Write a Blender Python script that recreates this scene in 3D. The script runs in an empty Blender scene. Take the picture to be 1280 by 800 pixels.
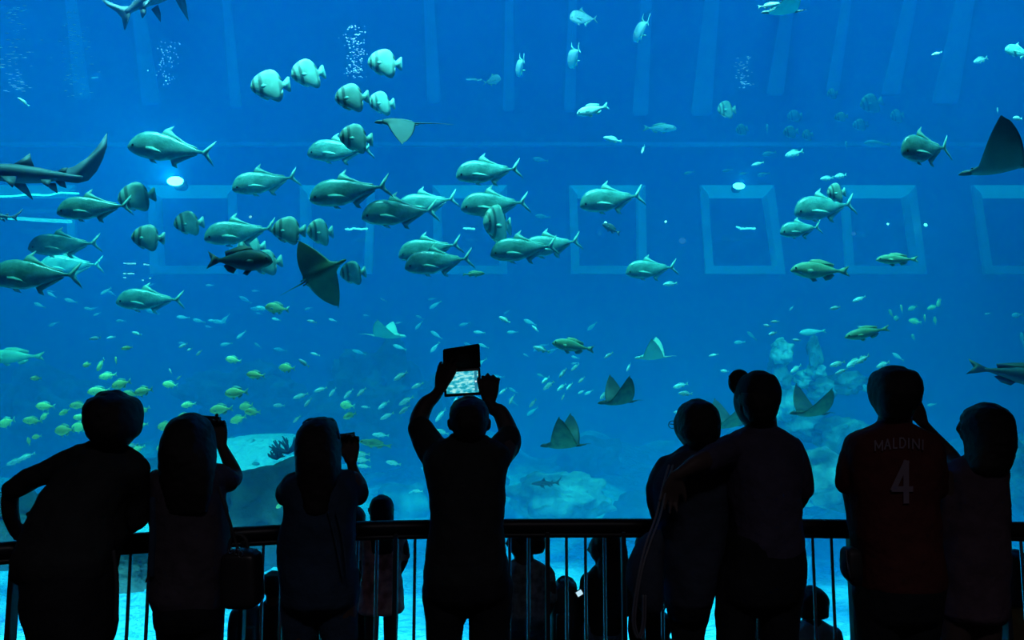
import bpy, bmesh, math, random
from mathutils import Vector, Matrix, noise

# ---------------------------------------------------------------- camera, light, exposure
SC = bpy.context.scene
COL = SC.collection
PI = math.pi
F = 914.0                       # focal length in pixels of the 1280 wide frame
PITCH = math.atan(95 / F)
EYE = Vector((0, 0, 1.6))
cam_d = bpy.data.cameras.new('camera')
cam_d.sensor_width = 36.0
cam_d.lens = F / 1280 * 36
cam_d.clip_end = 200
cam = bpy.data.objects.new('camera', cam_d)
cam.location = EYE
cam.rotation_euler = (PI / 2 + PITCH, 0, 0)
COL.objects.link(cam)
SC.camera = cam

SC.view_settings.view_transform = 'Standard'
SC.view_settings.look = 'None'
SC.view_settings.gamma = 1
SC.view_settings.use_curve_mapping = False
SC.view_settings.exposure = 0.0
cy = SC.cycles
cy.max_bounces = 8
cy.diffuse_bounces = 2
cy.glossy_bounces = 2
cy.transparent_max_bounces = 24
cy.volume_bounces = 4
cy.use_denoising = True
cy.sample_clamp_indirect = 3

w = bpy.data.worlds.new('world')
SC.world = w
w.use_nodes = True
w.node_tree.nodes['Background'].inputs[0].default_value = (0.10, 0.35, 0.6, 1)
w.node_tree.nodes['Background'].inputs[1].default_value = 0.12

def sun(name, rot, energy, color, angle):
    l = bpy.data.lights.new(name, 'SUN')
    l.energy = energy
    l.color = color
    l.angle = math.radians(angle)
    o = bpy.data.objects.new(name, l)
    o.rotation_euler = rot
    COL.objects.link(o)
    return o

# daylight falling through the open water surface over the tank
sun('tank_skylight', (math.radians(8), math.radians(-6), 0), 4.6, (0.24, 0.86, 0.94), 12)

def area(name, loc, rot, size, energy, color, sy=None):
    l = bpy.data.lights.new(name, 'AREA')
    l.energy = energy
    l.color = color
    l.size = size
    if sy:
        l.shape = 'RECTANGLE'
        l.size_y = sy
    o = bpy.data.objects.new(name, l)
    o.location = loc
    o.rotation_euler = rot
    COL.objects.link(o)
    return o

# faint ceiling light of the viewing hall behind the visitors
# added unseen fill light above the window, brightens the middle water
fl = area('added_tank_fill', (-1.0, 7.75, 8.0), (math.radians(30), 0, 0), 17.0, 740.0, (0.22, 0.85, 0.97), 0.3)
fl.data.spread = math.radians(60)
# added unseen fill light low behind the window, brightens sand and low water
fo = area('added_low_fill', (0, 7.55, -1.0), (math.radians(82), 0, 0), 17.0, 360.0, (0.12, 0.86, 1.0), 0.2)
fo.data.spread = math.radians(150)

area('hall_downlight', (0.5, -1.5, 4.6), (math.radians(-32), 0, 0), 1.2, 90.0, (0.85, 0.78, 0.9))

# ---------------------------------------------------------------- helpers
SP, CP = math.sin(PITCH), math.cos(PITCH)
def at(px, py, Y):
    """the world point at distance Y (along the floor) that the photograph shows at pixel (px, py)"""
    x, y = (px - 640) / F, (400 - py) / F
    t = Y / (CP - y * SP)
    return Vector((x * t, Y, EYE.z + t * (SP + y * CP)))
def mpp(py, Y):
    """metres per pixel there"""
    return Y / (CP - (400 - py) / F * SP) / F

def mat(name, color, rough=0.6, metal=0.0, spec=0.5):
    m = bpy.data.materials.new(name)
    m.use_nodes = True
    b = m.node_tree.nodes['Principled BSDF']
    b.inputs['Base Color'].default_value = (*color, 1)
    b.inputs['Roughness'].default_value = rough
    b.inputs['Metallic'].default_value = metal
    b.inputs['Specular IOR Level'].default_value = spec
    return m

def noisy(name, c1, c2, scale, rough=0.7, bump=0.0, detail=4, spec=0.4, coord='Object', ramp=(0.35, 0.65), bscale=None, dist=0.05):
    m = mat(name, c1, rough, 0, spec)
    nt = m.node_tree; N = nt.nodes; L = nt.links
    b = N['Principled BSDF']
    tc = N.new('ShaderNodeTexCoord')
    n = N.new('ShaderNodeTexNoise'); n.inputs['Scale'].default_value = scale; n.inputs['Detail'].default_value = detail
    r = N.new('ShaderNodeValToRGB')
    r.color_ramp.elements[0].position = ramp[0]; r.color_ramp.elements[0].color = (*c1, 1)
    r.color_ramp.elements[1].position = ramp[1]; r.color_ramp.elements[1].color = (*c2, 1)
    L.new(tc.outputs[coord], n.inputs['Vector']); L.new(n.outputs['Fac'], r.inputs['Fac'])
    L.new(r.outputs['Color'], b.inputs['Base Color'])
    if bump:
        n2 = N.new('ShaderNodeTexNoise'); n2.inputs['Scale'].default_value = bscale or scale * 3; n2.inputs['Detail'].default_value = 3
        bp = N.new('ShaderNodeBump'); bp.inputs['Strength'].default_value = bump; bp.inputs['Distance'].default_value = dist
        L.new(tc.outputs[coord], n2.inputs['Vector']); L.new(n2.outputs['Fac'], bp.inputs['Height']); L.new(bp.outputs['Normal'], b.inputs['Normal'])
    return m

def glow(name, color, strength):
    m = bpy.data.materials.new(name); m.use_nodes = True
    nt = m.node_tree; nt.nodes.remove(nt.nodes['Principled BSDF'])
    e = nt.nodes.new('ShaderNodeEmission'); e.inputs[0].default_value = (*color, 1); e.inputs[1].default_value = strength
    nt.links.new(e.outputs[0], nt.nodes['Material Output'].inputs['Surface'])
    return m

def obj(name, bm, m, parent=None, smooth=True):
    me = bpy.data.meshes.new(name)
    bmesh.ops.recalc_face_normals(bm, faces=bm.faces)
    bm.to_mesh(me); bm.free()
    if smooth:
        for p in me.polygons: p.use_smooth = True
    me.materials.append(m)
    o = bpy.data.objects.new(name, me)
    COL.objects.link(o)
    if parent: o.parent = parent
    return o

def tag(o, label, cat, group=None):
    o['label'] = label; o['category'] = cat
    if group: o['group'] = group
    return o

def struct(o):
    o['kind'] = 'structure'
    return o

def empty(name, loc, label=None, cat=None, group=None):
    o = bpy.data.objects.new(name, None)
    o.location = loc
    o.empty_display_size = 0.1
    COL.objects.link(o)
    if label: tag(o, label, cat, group)
    return o

def adopt(child, parent):
    """child's mesh is in world coordinates; keep it in place under the parent"""
    child.parent = parent
    child.matrix_parent_inverse = Matrix.Translation(-parent.location)
    return child

def bx(bm, x0, x1, y0, y1, z0, z1, bev=0.0):
    v = [bm.verts.new((x, y, z)) for x in (x0, x1) for y in (y0, y1) for z in (z0, z1)]
    fs = [bm.faces.new([v[i] for i in q]) for q in ((0, 1, 3, 2), (4, 6, 7, 5), (0, 4, 5, 1), (2, 3, 7, 6), (0, 2, 6, 4), (1, 5, 7, 3))]
    if bev:
        es = {e for f in fs for e in f.edges}
        bmesh.ops.bevel(bm, geom=list(es), offset=bev, segments=2, affect='EDGES', profile=0.5)
    return v

def ring_loft(bm, rings, cap=True):
    vs = [[bm.verts.new(p) for p in r] for r in rings]
    n = len(vs[0])
    for a, b in zip(vs, vs[1:]):
        for i in range(n):
            bm.faces.new((a[i], a[(i + 1) % n], b[(i + 1) % n], b[i]))
    if cap:
        bm.faces.new(vs[0][::-1]); bm.faces.new(vs[-1])
    return vs

def catmull(pts, k):
    """smooth list of tuples"""
    if len(pts) < 3 or k < 2: return [tuple(p) for p in pts]
    out = []
    P = [pts[0]] + list(pts) + [pts[-1]]
    for i in range(1, len(P) - 2):
        for j in range(k):
            t = j / k
            out.append(tuple(0.5 * ((2 * b) + (-a + c) * t + (2 * a - 5 * b + 4 * c - d) * t * t + (-a + 3 * b - 3 * c + d) * t ** 3)
                             for a, b, c, d in zip(P[i - 1], P[i], P[i + 1], P[i + 2])))
    out.append(tuple(pts[-1]))
    return out

def tube(bm, pts, seg=10, k=3, caps=True):
    """pts: (x, y, z, r) world; a round tube with domed ends"""
    pp = catmull([tuple(p) for p in pts], k)
    P = [Vector(p[:3]) for p in pp]; R = [max(p[3], 1e-4) for p in pp]
    n = len(P)
    T = [(P[min(i + 1, n - 1)] - P[max(i - 1, 0)]).normalized() for i in range(n)]
    up = Vector((0, 0, 1)) if abs(T[0].z) < 0.9 else Vector((0, 1, 0))
    a = T[0].cross(up).normalized()
    rings = []
    def ring(c, t, a, r):
        b = t.cross(a).normalized()
        return [c + (a * math.cos(2 * PI * i / seg) + b * math.sin(2 * PI * i / seg)) * r for i in range(seg)]
    if caps:
        for q in (80, 55, 28):
            q = math.radians(q)
            rings.append(ring(P[0] - T[0] * R[0] * math.sin(q), T[0], a, R[0] * math.cos(q)))
    for i in range(n):
        a = (a - T[i] * a.dot(T[i])).normalized()
        rings.append(ring(P[i], T[i], a, R[i]))
    if caps:
        for q in (28, 55, 80):
            q = math.radians(q)
            rings.append(ring(P[-1] + T[-1] * R[-1] * math.sin(q), T[-1], a, R[-1] * math.cos(q)))
    return ring_loft(bm, rings)

# ---------------------------------------------------------------- the setting
M_hall = noisy('dark_hall_paint', (0.012, 0.014, 0.018), (0.02, 0.022, 0.028), 2.0, 0.85)
M_carpet = noisy('dark_carpet', (0.012, 0.013, 0.018), (0.03, 0.03, 0.04), 60, 0.95, 0.3)
YG = 7.0                      # the acrylic window
YB = 20.0                     # the tank's far wall
XL, XR = -19.0, 19.0
ZT, ZB = 13.2, -1.5

bm = bmesh.new(); bx(bm, -9, 9, -6, 3.45, -0.25, 0.0)
struct(obj('floor', bm, M_carpet, smooth=False))
bm = bmesh.new()
bx(bm, -9, 9, 3.45, 5.2, -0.6, -0.35); bx(bm, -9, 9, 5.2, 6.1, -1.05, -0.8); bx(bm, -9, 9, 6.1, 7.0, -1.6, -1.25)
struct(obj('floor_steps', bm, M_carpet, smooth=False))
bm = bmesh.new(); bx(bm, -9, 9, -6, 7.0, 6.3, 6.6)
struct(obj('ceiling', bm, M_hall, smooth=False))
bm = bmesh.new(); bx(bm, -9.3, -9, -6, 7.0, -1.6, 6.6)
struct(obj('wall_left', bm, M_hall, smooth=False))
bm = bmesh.new(); bx(bm, 9, 9.3, -6, 7.0, -1.6, 6.6)
struct(obj('wall_right', bm, M_hall, smooth=False))
bm = bmesh.new(); bx(bm, -9.3, 9.3, -6.3, -6, -1.6, 6.6)
struct(obj('wall_back', bm, M_hall, smooth=False))
# tank shell
M_tank = noisy('blue_painted_tank_wall', (0.02, 0.08, 0.24), (0.035, 0.11, 0.30), 0.35, 0.8, 0.1, 5)
bm = bmesh.new()
bx(bm, XL, XR, YG - 0.1, YG + 0.25, 6.0, 7.6); bx(bm, XL, -8.9, YG - 0.1, YG + 0.25, ZB - 1, 6.0); bx(bm, 8.9, XR, YG - 0.1, YG + 0.25, ZB - 1, 6.0)
bx(bm, -8.9, 8.9, YG - 0.1, YG + 0.25, ZB - 1, -1.25)
struct(obj('wall_front', bm, M_hall, smooth=False))

# clear acrylic pane with its bonded seams
M_acr = bpy.data.materials.new('clear_acrylic'); M_acr.use_nodes = True
nt = M_acr.node_tree; nt.nodes.remove(nt.nodes['Principled BSDF'])
tr = nt.nodes.new('ShaderNodeBsdfTransparent'); tr.inputs[0].default_value = (0.95, 0.985, 1.0, 1)
nt.links.new(tr.outputs[0], nt.nodes['Material Output'].inputs['Surface'])
bm = bmesh.new(); bx(bm, -8.9, 8.9, YG - 0.02, YG + 0.02, -1.25, 6.0)
struct(obj('window_1', bm, M_acr, smooth=False))

# water filling the tank
M_wat = bpy.data.materials.new('sea_water'); M_wat.use_nodes = True
nt = M_wat.node_tree; nt.nodes.remove(nt.nodes['Principled BSDF'])
vs = nt.nodes.new('ShaderNodeVolumeScatter'); vs.inputs['Color'].default_value = (0.0, 0.40, 1.0, 1)
vs.inputs['Density'].default_value = 0.12; vs.inputs['Anisotropy'].default_value = -0.6
va = nt.nodes.new('ShaderNodeVolumeAbsorption'); va.inputs['Color'].default_value = (0.20, 0.86, 0.985, 1)
va.inputs['Density'].default_value = 0.30
ad = nt.nodes.new('ShaderNodeAddShader')
nt.links.new(vs.outputs[0], ad.inputs[0]); nt.links.new(va.outputs[0], ad.inputs[1])
nt.links.new(ad.outputs[0], nt.nodes['Material Output'].inputs['Volume'])
bm = bmesh.new(); bx(bm, XL + .35, XR - .35, YG + 0.26, YB - 0.14, ZB - 1.9, ZT)
wobj = obj('water', bm, M_wat, smooth=False)
wobj['kind'] = 'stuff'; tag(wobj, 'clear blue sea water filling the tank behind the acrylic window', 'water')
# far wall: windows of the gallery opposite, given by the corners seen in the photograph
WINS = [(-95, 96, -92, 98), (187, 297, 190, 298), (376, 470, 378, 466), (541, 634, 543, 634), (711, 806, 714, 808), (874, 966, 881, 980), (1049, 1142, 1056, 1156), (1213, 1330, 1228, 1345)]
M_frame = noisy('pale_window_surround', (0.40, 0.80, 0.95), (0.55, 0.90, 1.0), 1.5, 0.6)
M_sof = noisy('white_window_head', (0.6, 0.95, 1.0), (0.8, 1.0, 1.0), 1.5, 0.5)
M_headglow = glow('gallery_light_headglow', (0.02, 0.50, 1.0), 0.9)      # gallery light on the window heads, put in as their own glow
M_pane = mat('dark_gallery_glass', (0.004, 0.05, 0.16), 0.15)
wbm = bmesh.new()
def quad_prism(bm, q, y0, y1):
    """q: four (x, z) corners; a prism from y0 to y1"""
    a = [bm.verts.new((x, y0, z)) for x, z in q]; b = [bm.verts.new((x, y1, z)) for x, z in q]
    bm.faces.new(a); bm.faces.new(b[::-1])
    for i in range(4):
        bm.faces.new((a[i], b[i], b[(i + 1) % 4], a[(i + 1) % 4]))
zt = at(640, 233, YB).z; zb = at(640, 343, YB).z
cx = [XL]
quads = []
for (tl, tr_, bl, br) in WINS:
    A, B, C_, D = at(tl, 233, YB), at(tr_, 233, YB), at(br, 343, YB), at(bl, 343, YB)
    quads.append([(A.x, zt), (B.x, zt), (C_.x, zb), (D.x, zb)])
# wall pieces between the openings
bx(wbm, XL, XR, YB, YB + 0.5, zt, ZT + 0.3); bx(wbm, XL, XR, YB, YB + 0.5, ZB - 2, zb)
px, pb = XL, XL
for q in quads:
    quad_prism(wbm, [(px, zt), (q[0][0], zt), (q[3][0], zb), (pb, zb)], YB, YB + 0.5)
    px, pb = q[1][0], q[2][0]
quad_prism(wbm, [(px, zt), (XR, zt), (XR, zb), (pb, zb)], YB, YB + 0.5)
struct(obj('wall_tank_far', wbm, M_tank, smooth=False))
for s, nm in ((XL, 'wall_tank_left'), (XR, 'wall_tank_right')):
    bm = bmesh.new(); bx(bm, s - 0.3, s + 0.3, YG, YB + 0.5, ZB - 2, ZT + 0.3); struct(obj(nm, bm, M_tank, smooth=False))
for i, q in enumerate(quads):
    root = struct(empty('window_%d' % (i + 2), (sum(p[0] for p in q) / 4, YB, zb)))
    def inset(q, l, r, t, b):
        return [(q[0][0] + l, q[0][1] - t), (q[1][0] - r, q[1][1] - t), (q[2][0] - r, q[2][1] + b), (q[3][0] + l, q[3][1] + b)]
    fw = 0.22
    bm = bmesh.new(); qi = inset(q, fw, fw, 0.26, fw)
    quad_prism(bm, [q[0], qi[0], qi[3], q[3]], YB - 0.12, YB + 0.3); quad_prism(bm, [qi[1], q[1], q[2], qi[2]], YB - 0.12, YB + 0.3)
    quad_prism(bm, [qi[3], qi[2], q[2], q[3]], YB - 0.12, YB + 0.3)
    adopt(obj('window_frame', bm, M_frame, smooth=False), root)
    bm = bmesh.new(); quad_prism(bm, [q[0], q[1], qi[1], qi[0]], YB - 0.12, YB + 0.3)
    adopt(obj('window_head', bm, M_headglow, smooth=False), root)
    bm = bmesh.new(); quad_prism(bm, inset(q, .05, .05, .05, .05), YB + 0.3, YB + 0.36)
    adopt(obj('window_pane', bm, M_pane, smooth=False), root)
# light beams on the upper wall put in as pale strips; thin ledge below
M_lightbeam_ledge = noisy('pale_lightbeam_and_ledge', (0.14, 0.42, 0.75), (0.20, 0.50, 0.85), 0.8, 0.8)
for (xt, xb, wpx, ye) in ((90, 104, 12, 125), (172, 190, 14, 132), (284, 296, 9, 135), (536, 543, 11, 130), (637, 636, 9, 140), (716, 712, 9, 140), (808, 800, 12, 145), (890, 876, 16, 145), (986, 968, 13, 120), (1058, 1040, 10, 115), (1138, 1112, 14, 120), (1206, 1180, 20, 130)):
    a, b = at(xt, -40, YB), at(xb, ye, YB)
    hw = wpx * .8 * mpp(60, YB)
    bm = bmesh.new(); quad_prism(bm, [(a.x - hw * .7, ZT), (a.x + hw * .7, ZT), (b.x + hw, b.z), (b.x - hw, b.z)], YB - 0.06, YB)
    bmesh.ops.bevel(bm, geom=bm.edges[:], offset=0.05, segments=2, affect='EDGES')
    struct(obj('light_beam_strip', bm, M_lightbeam_ledge, smooth=False))
z = at(640, 182, YB).z
bm = bmesh.new(); bx(bm, XL, XR, YB - 0.15, YB, z - 0.05, z + 0.05); struct(obj('trim_ledge', bm, M_lightbeam_ledge, smooth=False))

# seabed
def bed_z(x, y):
    base = -1.45 + 0.02 * (y - 7)
    k = max(0.0, (y - 12.0) / 8.0)
    rise = 1.5 * k ** 1.2
    n = noise.noise(Vector((x * 0.22, y * 0.22, 1.7)))
    n2 = noise.noise(Vector((x * 0.7, y * 0.7, 5.1))); n3 = noise.noise(Vector((x * 2.2, y * 2.2, 9.1)))
    gx = math.exp(-((x + 5.0) / 1.5) ** 4)
    g = gx * max(0, min(1, (y - 9.8) / 4.2)) ** 1.1 * max(0, min(1, (17.5 - y) / 2))   # sandy plateau
    lump = (0.12 * n + (0.12 + 0.5 * min(k, 1)) * n2) * (1 - .8 * min(1, g * 2)) + 0.03 * n3 * (1 + 2 * k) * (1 - .6 * min(1, g * 2))
    return base * (1 - g) + (1 - g) * rise + g * 0.80 + lump
bm = bmesh.new()
NX, NY = 230, 130
grid = [[bm.verts.new((XL + (XR - XL) * i / NX, YG + .25 + (YB - YG - .25) * j / NY, bed_z(XL + (XR - XL) * i / NX, YG + .25 + (YB - YG - .25) * j / NY))) for i in range(NX + 1)] for j in range(NY + 1)]
for j in range(NY):
    for i in range(NX):
        bm.faces.new((grid[j][i], grid[j][i + 1], grid[j + 1][i + 1], grid[j + 1][i]))
M_sand = noisy('sand_and_rubble', (0.06, 0.10, 0.11), (0.72, 0.92, 0.95), 0.55, 0.9, 1.0, 9, ramp=(0.38, 0.6), bscale=7, dist=0.25)
nt = M_sand.node_tree; N, L = nt.nodes, nt.links      # bare sand in front, reef rubble further back
sx = N.new('ShaderNodeSeparateXYZ'); tc = [n for n in N if n.type == 'TEX_COORD'][0]; L.new(tc.outputs['Object'], sx.inputs[0])
mr = N.new('ShaderNodeMapRange'); mr.inputs['From Min'].default_value = 9.5; mr.inputs['From Max'].default_value = 13; mr.inputs['To Min'].default_value = .14; mr.inputs['To Max'].default_value = -.10
L.new(sx.outputs[1], mr.inputs['Value'])
dx = N.new('ShaderNodeMath'); dx.operation = 'ADD'; dx.inputs[1].default_value = 5.0; L.new(sx.outputs[0], dx.inputs[0])
ab = N.new('ShaderNodeMath'); ab.operation = 'ABSOLUTE'; L.new(dx.outputs[0], ab.inputs[0])
m2 = N.new('ShaderNodeMapRange'); m2.inputs['From Min'].default_value = 1.3; m2.inputs['From Max'].default_value = 2.2; m2.inputs['To Min'].default_value = .26; m2.inputs['To Max'].default_value = 0
L.new(ab.outputs[0], m2.inputs['Value'])
a1 = N.new('ShaderNodeMath'); a1.operation = 'ADD'; L.new(mr.outputs[0], a1.inputs[0]); L.new(m2.outputs[0], a1.inputs[1])
rp = [n for n in N if n.type == 'VALTORGB'][0]; src = rp.inputs['Fac'].links[0].from_socket
a2 = N.new('ShaderNodeMath'); a2.operation = 'ADD'; L.new(a1.outputs[0], a2.inputs[0]); L.new(src, a2.inputs[1]); L.new(a2.outputs[0], rp.inputs['Fac'])
struct(obj('ground_seabed', bm, M_sand))
# ---------------------------------------------------------------- handrail with balusters
def rail_px_top(px):
    pts = [(-1200, 800), (-260, 706), (0, 677), (150, 667), (300, 658), (440, 651), (600, 648.5), (780, 648), (1000, 648.5), (1130, 650), (1280, 652), (1500, 657), (2300, 672)]
    for (a, b), (c, d) in zip(pts, pts[1:]):
        if px <= c: return b + (d - b) * (px - a) / (c - a)
    return pts[-1][1]
def rail_Y(px):
    lo, hi = 1.5, 5.0
    for _ in range(40):
        m = (lo + hi) / 2
        if at(px, rail_px_top(px), m).z < 1.10: hi = m
        else: lo = m
    return (lo + hi) / 2
M_rail = mat('brushed_dark_steel_rail', (0.010, 0.012, 0.016), 0.42, 0.0, 0.3)
M_bal = mat('polished_steel', (0.65, 0.68, 0.72), 0.22, 1.0)
M_post = mat('dark_painted_steel', (0.02, 0.022, 0.026), 0.5, 0.2)
rail_root = empty('railing', (0, rail_Y(640), 0), 'long curved steel railing with round handrail and thin upright bars before the visitors', 'railing')
path = []
for px in range(-1000, 2201, 40):
    Y = rail_Y(px); x = at(px, 650, Y).x
    path.append((x, Y))
def sm(path):
    return [path[0]] + [((a[0] + 2 * b[0] + c[0]) / 4, (a[1] + 2 * b[1] + c[1]) / 4) for a, b, c in zip(path, path[1:], path[2:])] + [path[-1]]
for _ in range(3): path = sm(path)
bm = bmesh.new(); tube(bm, [(x, y, 1.072, 0.028) for x, y in path], seg=16, k=2)
adopt(obj('handrail', bm, M_rail), rail_root)
bm = bmesh.new(); tube(bm, [(x, y, 1.034, 0.011) for x, y in path], seg=8, k=2)
adopt(obj('under_rail', bm, M_rail), rail_root)
bm = bmesh.new(); tube(bm, [(x, y, 0.12, 0.014) for x, y in path], seg=8, k=2)
adopt(obj('bottom_rail', bm, M_rail), rail_root)
def rail_at(px):
    Y = rail_Y(px)
    x = at(px, 690, Y).x
    for (x0, y0), (x1, y1) in zip(path, path[1:]):
        if x0 <= x <= x1: return x, y0 + (y1 - y0) * (x - x0) / (x1 - x0)
    return x, Y
bal_proto = post_proto = None
posts = [23.5 + 94.7 * i for i in range(-8, 22)]
posts = [p - 2 for p in posts]
bm = bmesh.new(); tube(bm, [(0, 0, 0.12, 0.0065), (0, 0, 1.04, 0.0065)], seg=10, k=1)
bal_proto = obj('baluster', bm, M_bal, rail_root); first_b = True
bm = bmesh.new(); bx(bm, -0.009, 0.009, -0.022, 0.022, 0.0, 1.05, 0.003); bx(bm, -0.04, 0.04, -0.04, 0.04, 0.0, 0.012, 0.003)
post_proto = obj('post', bm, M_post, rail_root, smooth=False); first_p = True
rl = rail_root.location
for i, p in enumerate(posts):
    x, y = rail_at(p)
    o = post_proto if first_p else post_proto.copy()
    if not first_p: COL.objects.link(o)
    first_p = False
    o.location = (x - rl.x, y - rl.y, 0)
    for k in (1, 2, 3):
        q = p + 94.7 * k / 4
        if i == len(posts) - 1: break
        x, y = rail_at(q)
        o = bal_proto if first_b else bal_proto.copy()
        if not first_b: COL.objects.link(o)
        first_b = False
        o.location = (x - rl.x, y - rl.y, 0)
# ---------------------------------------------------------------- people: helpers
def pyz(z, Y, px=640):
    lo, hi = -2000.0, 4000.0
    for _ in range(50):
        m = (lo + hi) / 2
        if at(px, m, Y).z > z: lo = m
        else: hi = m
    return lo
def wp(px, py, Y):
    """pixel -> world; a tuple ('z', h) for py gives a height above the upper floor instead"""
    if isinstance(py, tuple):
        v = at(px, pyz(py[1], Y), Y); return v
    return at(px, py, Y)
def loft(bm, secs, Y, shrink=0.0, n=32, k=4, e=2.4):
    """secs: (py, xl, xr, half depth in m, dy)"""
    full = []
    for s in secs:
        dy = s[4] if len(s) > 4 else 0.0
        yy = Y + dy
        m = mpp(s[0], yy)
        c = at((s[1] + s[2]) / 2, s[0], yy)
        full.append((c.x, c.y, c.z, (s[2] - s[1]) / 2 * m, s[3]))
    full = catmull(full, k)
    rings = []
    for (x, y, z, a, b) in full:
        a = max(a - shrink, 0.004); b = max(b - shrink, 0.004)
        r = []
        for i in range(n):
            t = 2 * PI * i / n
            ct, st = math.cos(t), math.sin(t)
            r.append(Vector((x + a * math.copysign(abs(ct) ** (2 / e), ct), y + b * math.copysign(abs(st) ** (2 / e), st), z)))
        rings.append(r)
    # domed ends
    def dome(r, sgn):
        c = sum(r, Vector()) / len(r); h = min((r[0] - c).length, (r[n // 4] - c).length) * 0.35
        return [[c + (p - c) * math.cos(q) + Vector((0, 0, sgn * h * math.sin(q))) for p in r] for q in (0.5, 1.0, 1.4)]
    rings = dome(rings[0], 1)[::-1] + rings + dome(rings[-1], -1)
    ring_loft(bm, rings)
def limb(bm, pts, Y, shrink=0.0, grow=0.0, k=4, seg=14):
    """pts: (px, py, dy, radius px)"""
    P = []
    for (px, py, dy, r) in pts:
        v = wp(px, py, Y + dy)
        rr = r * mpp(600, Y + dy)
        P.append((v.x, v.y, v.z, max(rr - shrink + grow, 0.004)))
    tube(bm, P, seg=seg, k=k)
def head(bm, cx, top, chin, wpx, Y, yaw=0.0, tilt=0.0, s=1.0):
    """a head with a face; yaw 0 looks away from the camera, +90 looks to the photograph's left"""
    m = mpp(top, Y)
    H = (chin - top) * m
    W = wpx * m / 2
    c = at(cx, (top + chin) / 2, Y)
    D = W * 1.22
    R = Matrix.Rotation(math.radians(yaw), 3, 'Z') @ Matrix.Rotation(math.radians(tilt), 3, 'X')
    nu, nv = 36, 26
    rings = []
    def G(x, z, x0, z0, sx, sz): return math.exp(-((x - x0) / sx) ** 2 - ((z - z0) / sz) ** 2)
    for j in range(1, nv):
        ph = PI * j / nv
        r = []
        for i in range(nu):
            th = 2 * PI * i / nu
            x, y, z = math.sin(ph) * math.cos(th), math.sin(ph) * math.sin(th), math.cos(ph)
            jaw = 1 - 0.30 * max(0, -z) ** 1.3
            X, Yy, Z = x * jaw, y * (1 - 0.12 * max(0, -z)), z
            if y < 0: Yy *= 1 - 0.25 * max(0, -z) ** 0.8
            if y > 0.1:
                f = min(1, (y - 0.1) / 0.4)
                Yy += f * (0.18 * G(x, z, 0, -0.16, 0.13, 0.14) + 0.10 * G(x, z, 0, 0.02, 0.09, 0.18)      # nose and bridge
                           - 0.10 * (G(x, z, 0.36, 0.06, 0.2, 0.12) + G(x, z, -0.36, 0.06, 0.2, 0.12))      # eye sockets
                           + 0.05 * (G(x, z, 0.33, 0.05, 0.1, 0.06) + G(x, z, -0.33, 0.05, 0.1, 0.06))      # lids
                           + 0.05 * G(x, z, 0, 0.24, 0.5, 0.08)                                             # brow
                           + 0.09 * G(x, z, 0, -0.43, 0.22, 0.05) + 0.08 * G(x, z, 0, -0.56, 0.2, 0.05)     # lips
                           + 0.13 * G(x, z, 0, -0.84, 0.25, 0.14))                                          # chin
            v = R @ Vector((X * W, Yy * D, Z * H / 2))
            r.append(c + v)
        rings.append(r)
    ring_loft(bm, rings)
    for sx in (-1, 1):                                       # ears
        a = c + R @ Vector((sx * W * 0.97, -0.05 * D, 0.12 * H / 2)); b = c + R @ Vector((sx * W * 1.10, -0.22 * D, 0.22 * H / 2))
        d = c + R @ Vector((sx * W * 1.06, -0.16 * D, -0.12 * H / 2)); e = c + R @ Vector((sx * W * 0.96, 0.0, -0.24 * H / 2))
        tube(bm, [(*a, .007), (*b, .009), (*d, .008), (*e, .006)], seg=8, k=3)
    return c, R, W, D, H
def hand(bm, W, D, S, size=1.0, curl=0.5, thumb=0.6, spread=0.0, curls=None):
    """wrist W, direction D, thumb side S; the fingers curl towards D x S"""
    D = D.normalized(); S = (S - D * S.dot(D)).normalized(); N = D.cross(S)
    for o in (-.024, -.008, .008, .024):
        a = W + S * o * 0.7 * size; b = W + (D * .045 + S * o * 1.05) * size; c = W + (D * .085 + S * o * 1.15) * size
        tube(bm, [(*a, .0135 * size), (*b, .0150 * size), (*c, .0115 * size)], seg=8, k=2)
    L = (.070, .078, .072, .056)
    for i, o in enumerate((.031, .0105, -.0105, -.031)):
        p = W + (D * (.084 - 0.004 * abs(i - 1)) + S * o) * size
        d = (D + S * (1.5 - i) * 0.12 * (1 + spread)).normalized()
        pts = [(*p, .0092 * size)]
        cc = curls[i] if curls else curl
        for seg, f in enumerate((.45, .30, .25)):
            ang = cc * (0.8, 1.1, 0.8)[seg]
            d = (d * math.cos(ang) + N * math.sin(ang)).normalized() if seg == 0 else (Matrix.Rotation(ang, 3, d.cross(N).normalized()) @ d if d.cross(N).length > 1e-3 else d)
            p = p + d * L[i] * f * size
            pts.append((*p, (.0088, .0080, .0068)[seg] * size))
        tube(bm, pts, seg=8, k=2)
    p0 = W + (D * .020 + S * .024) * size
    d = (D * (1 - thumb * .5) + S * thumb + N * 0.35 * curl).normalized()
    p1 = p0 + d * .034 * size; d2 = (d + D * 0.45 + N * .2 * curl).normalized(); p2 = p1 + d2 * .030 * size; p3 = p2 + (d2 + D * .25).normalized() * .022 * size
    tube(bm, [(*p0, .0125 * size), (*p1, .0112 * size), (*p2, .0095 * size), (*p3, .0075 * size)], seg=8, k=2)
def cloud(name, size):
    t = bpy.data.textures.new(name, 'CLOUDS'); t.noise_scale = size; t.noise_depth = 2; return t
TEX = {'hair': (cloud('hair_tufts', .022), .007), 'shirt': (cloud('cloth_folds', .11), .022)}
for n_ in ('blouse', 'jacket', 'dress', 'trousers', 'shorts', 'cap'): TEX[n_] = 'shirt'
TEX['cap'] = (cloud('cap_folds', .2), .004)
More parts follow.
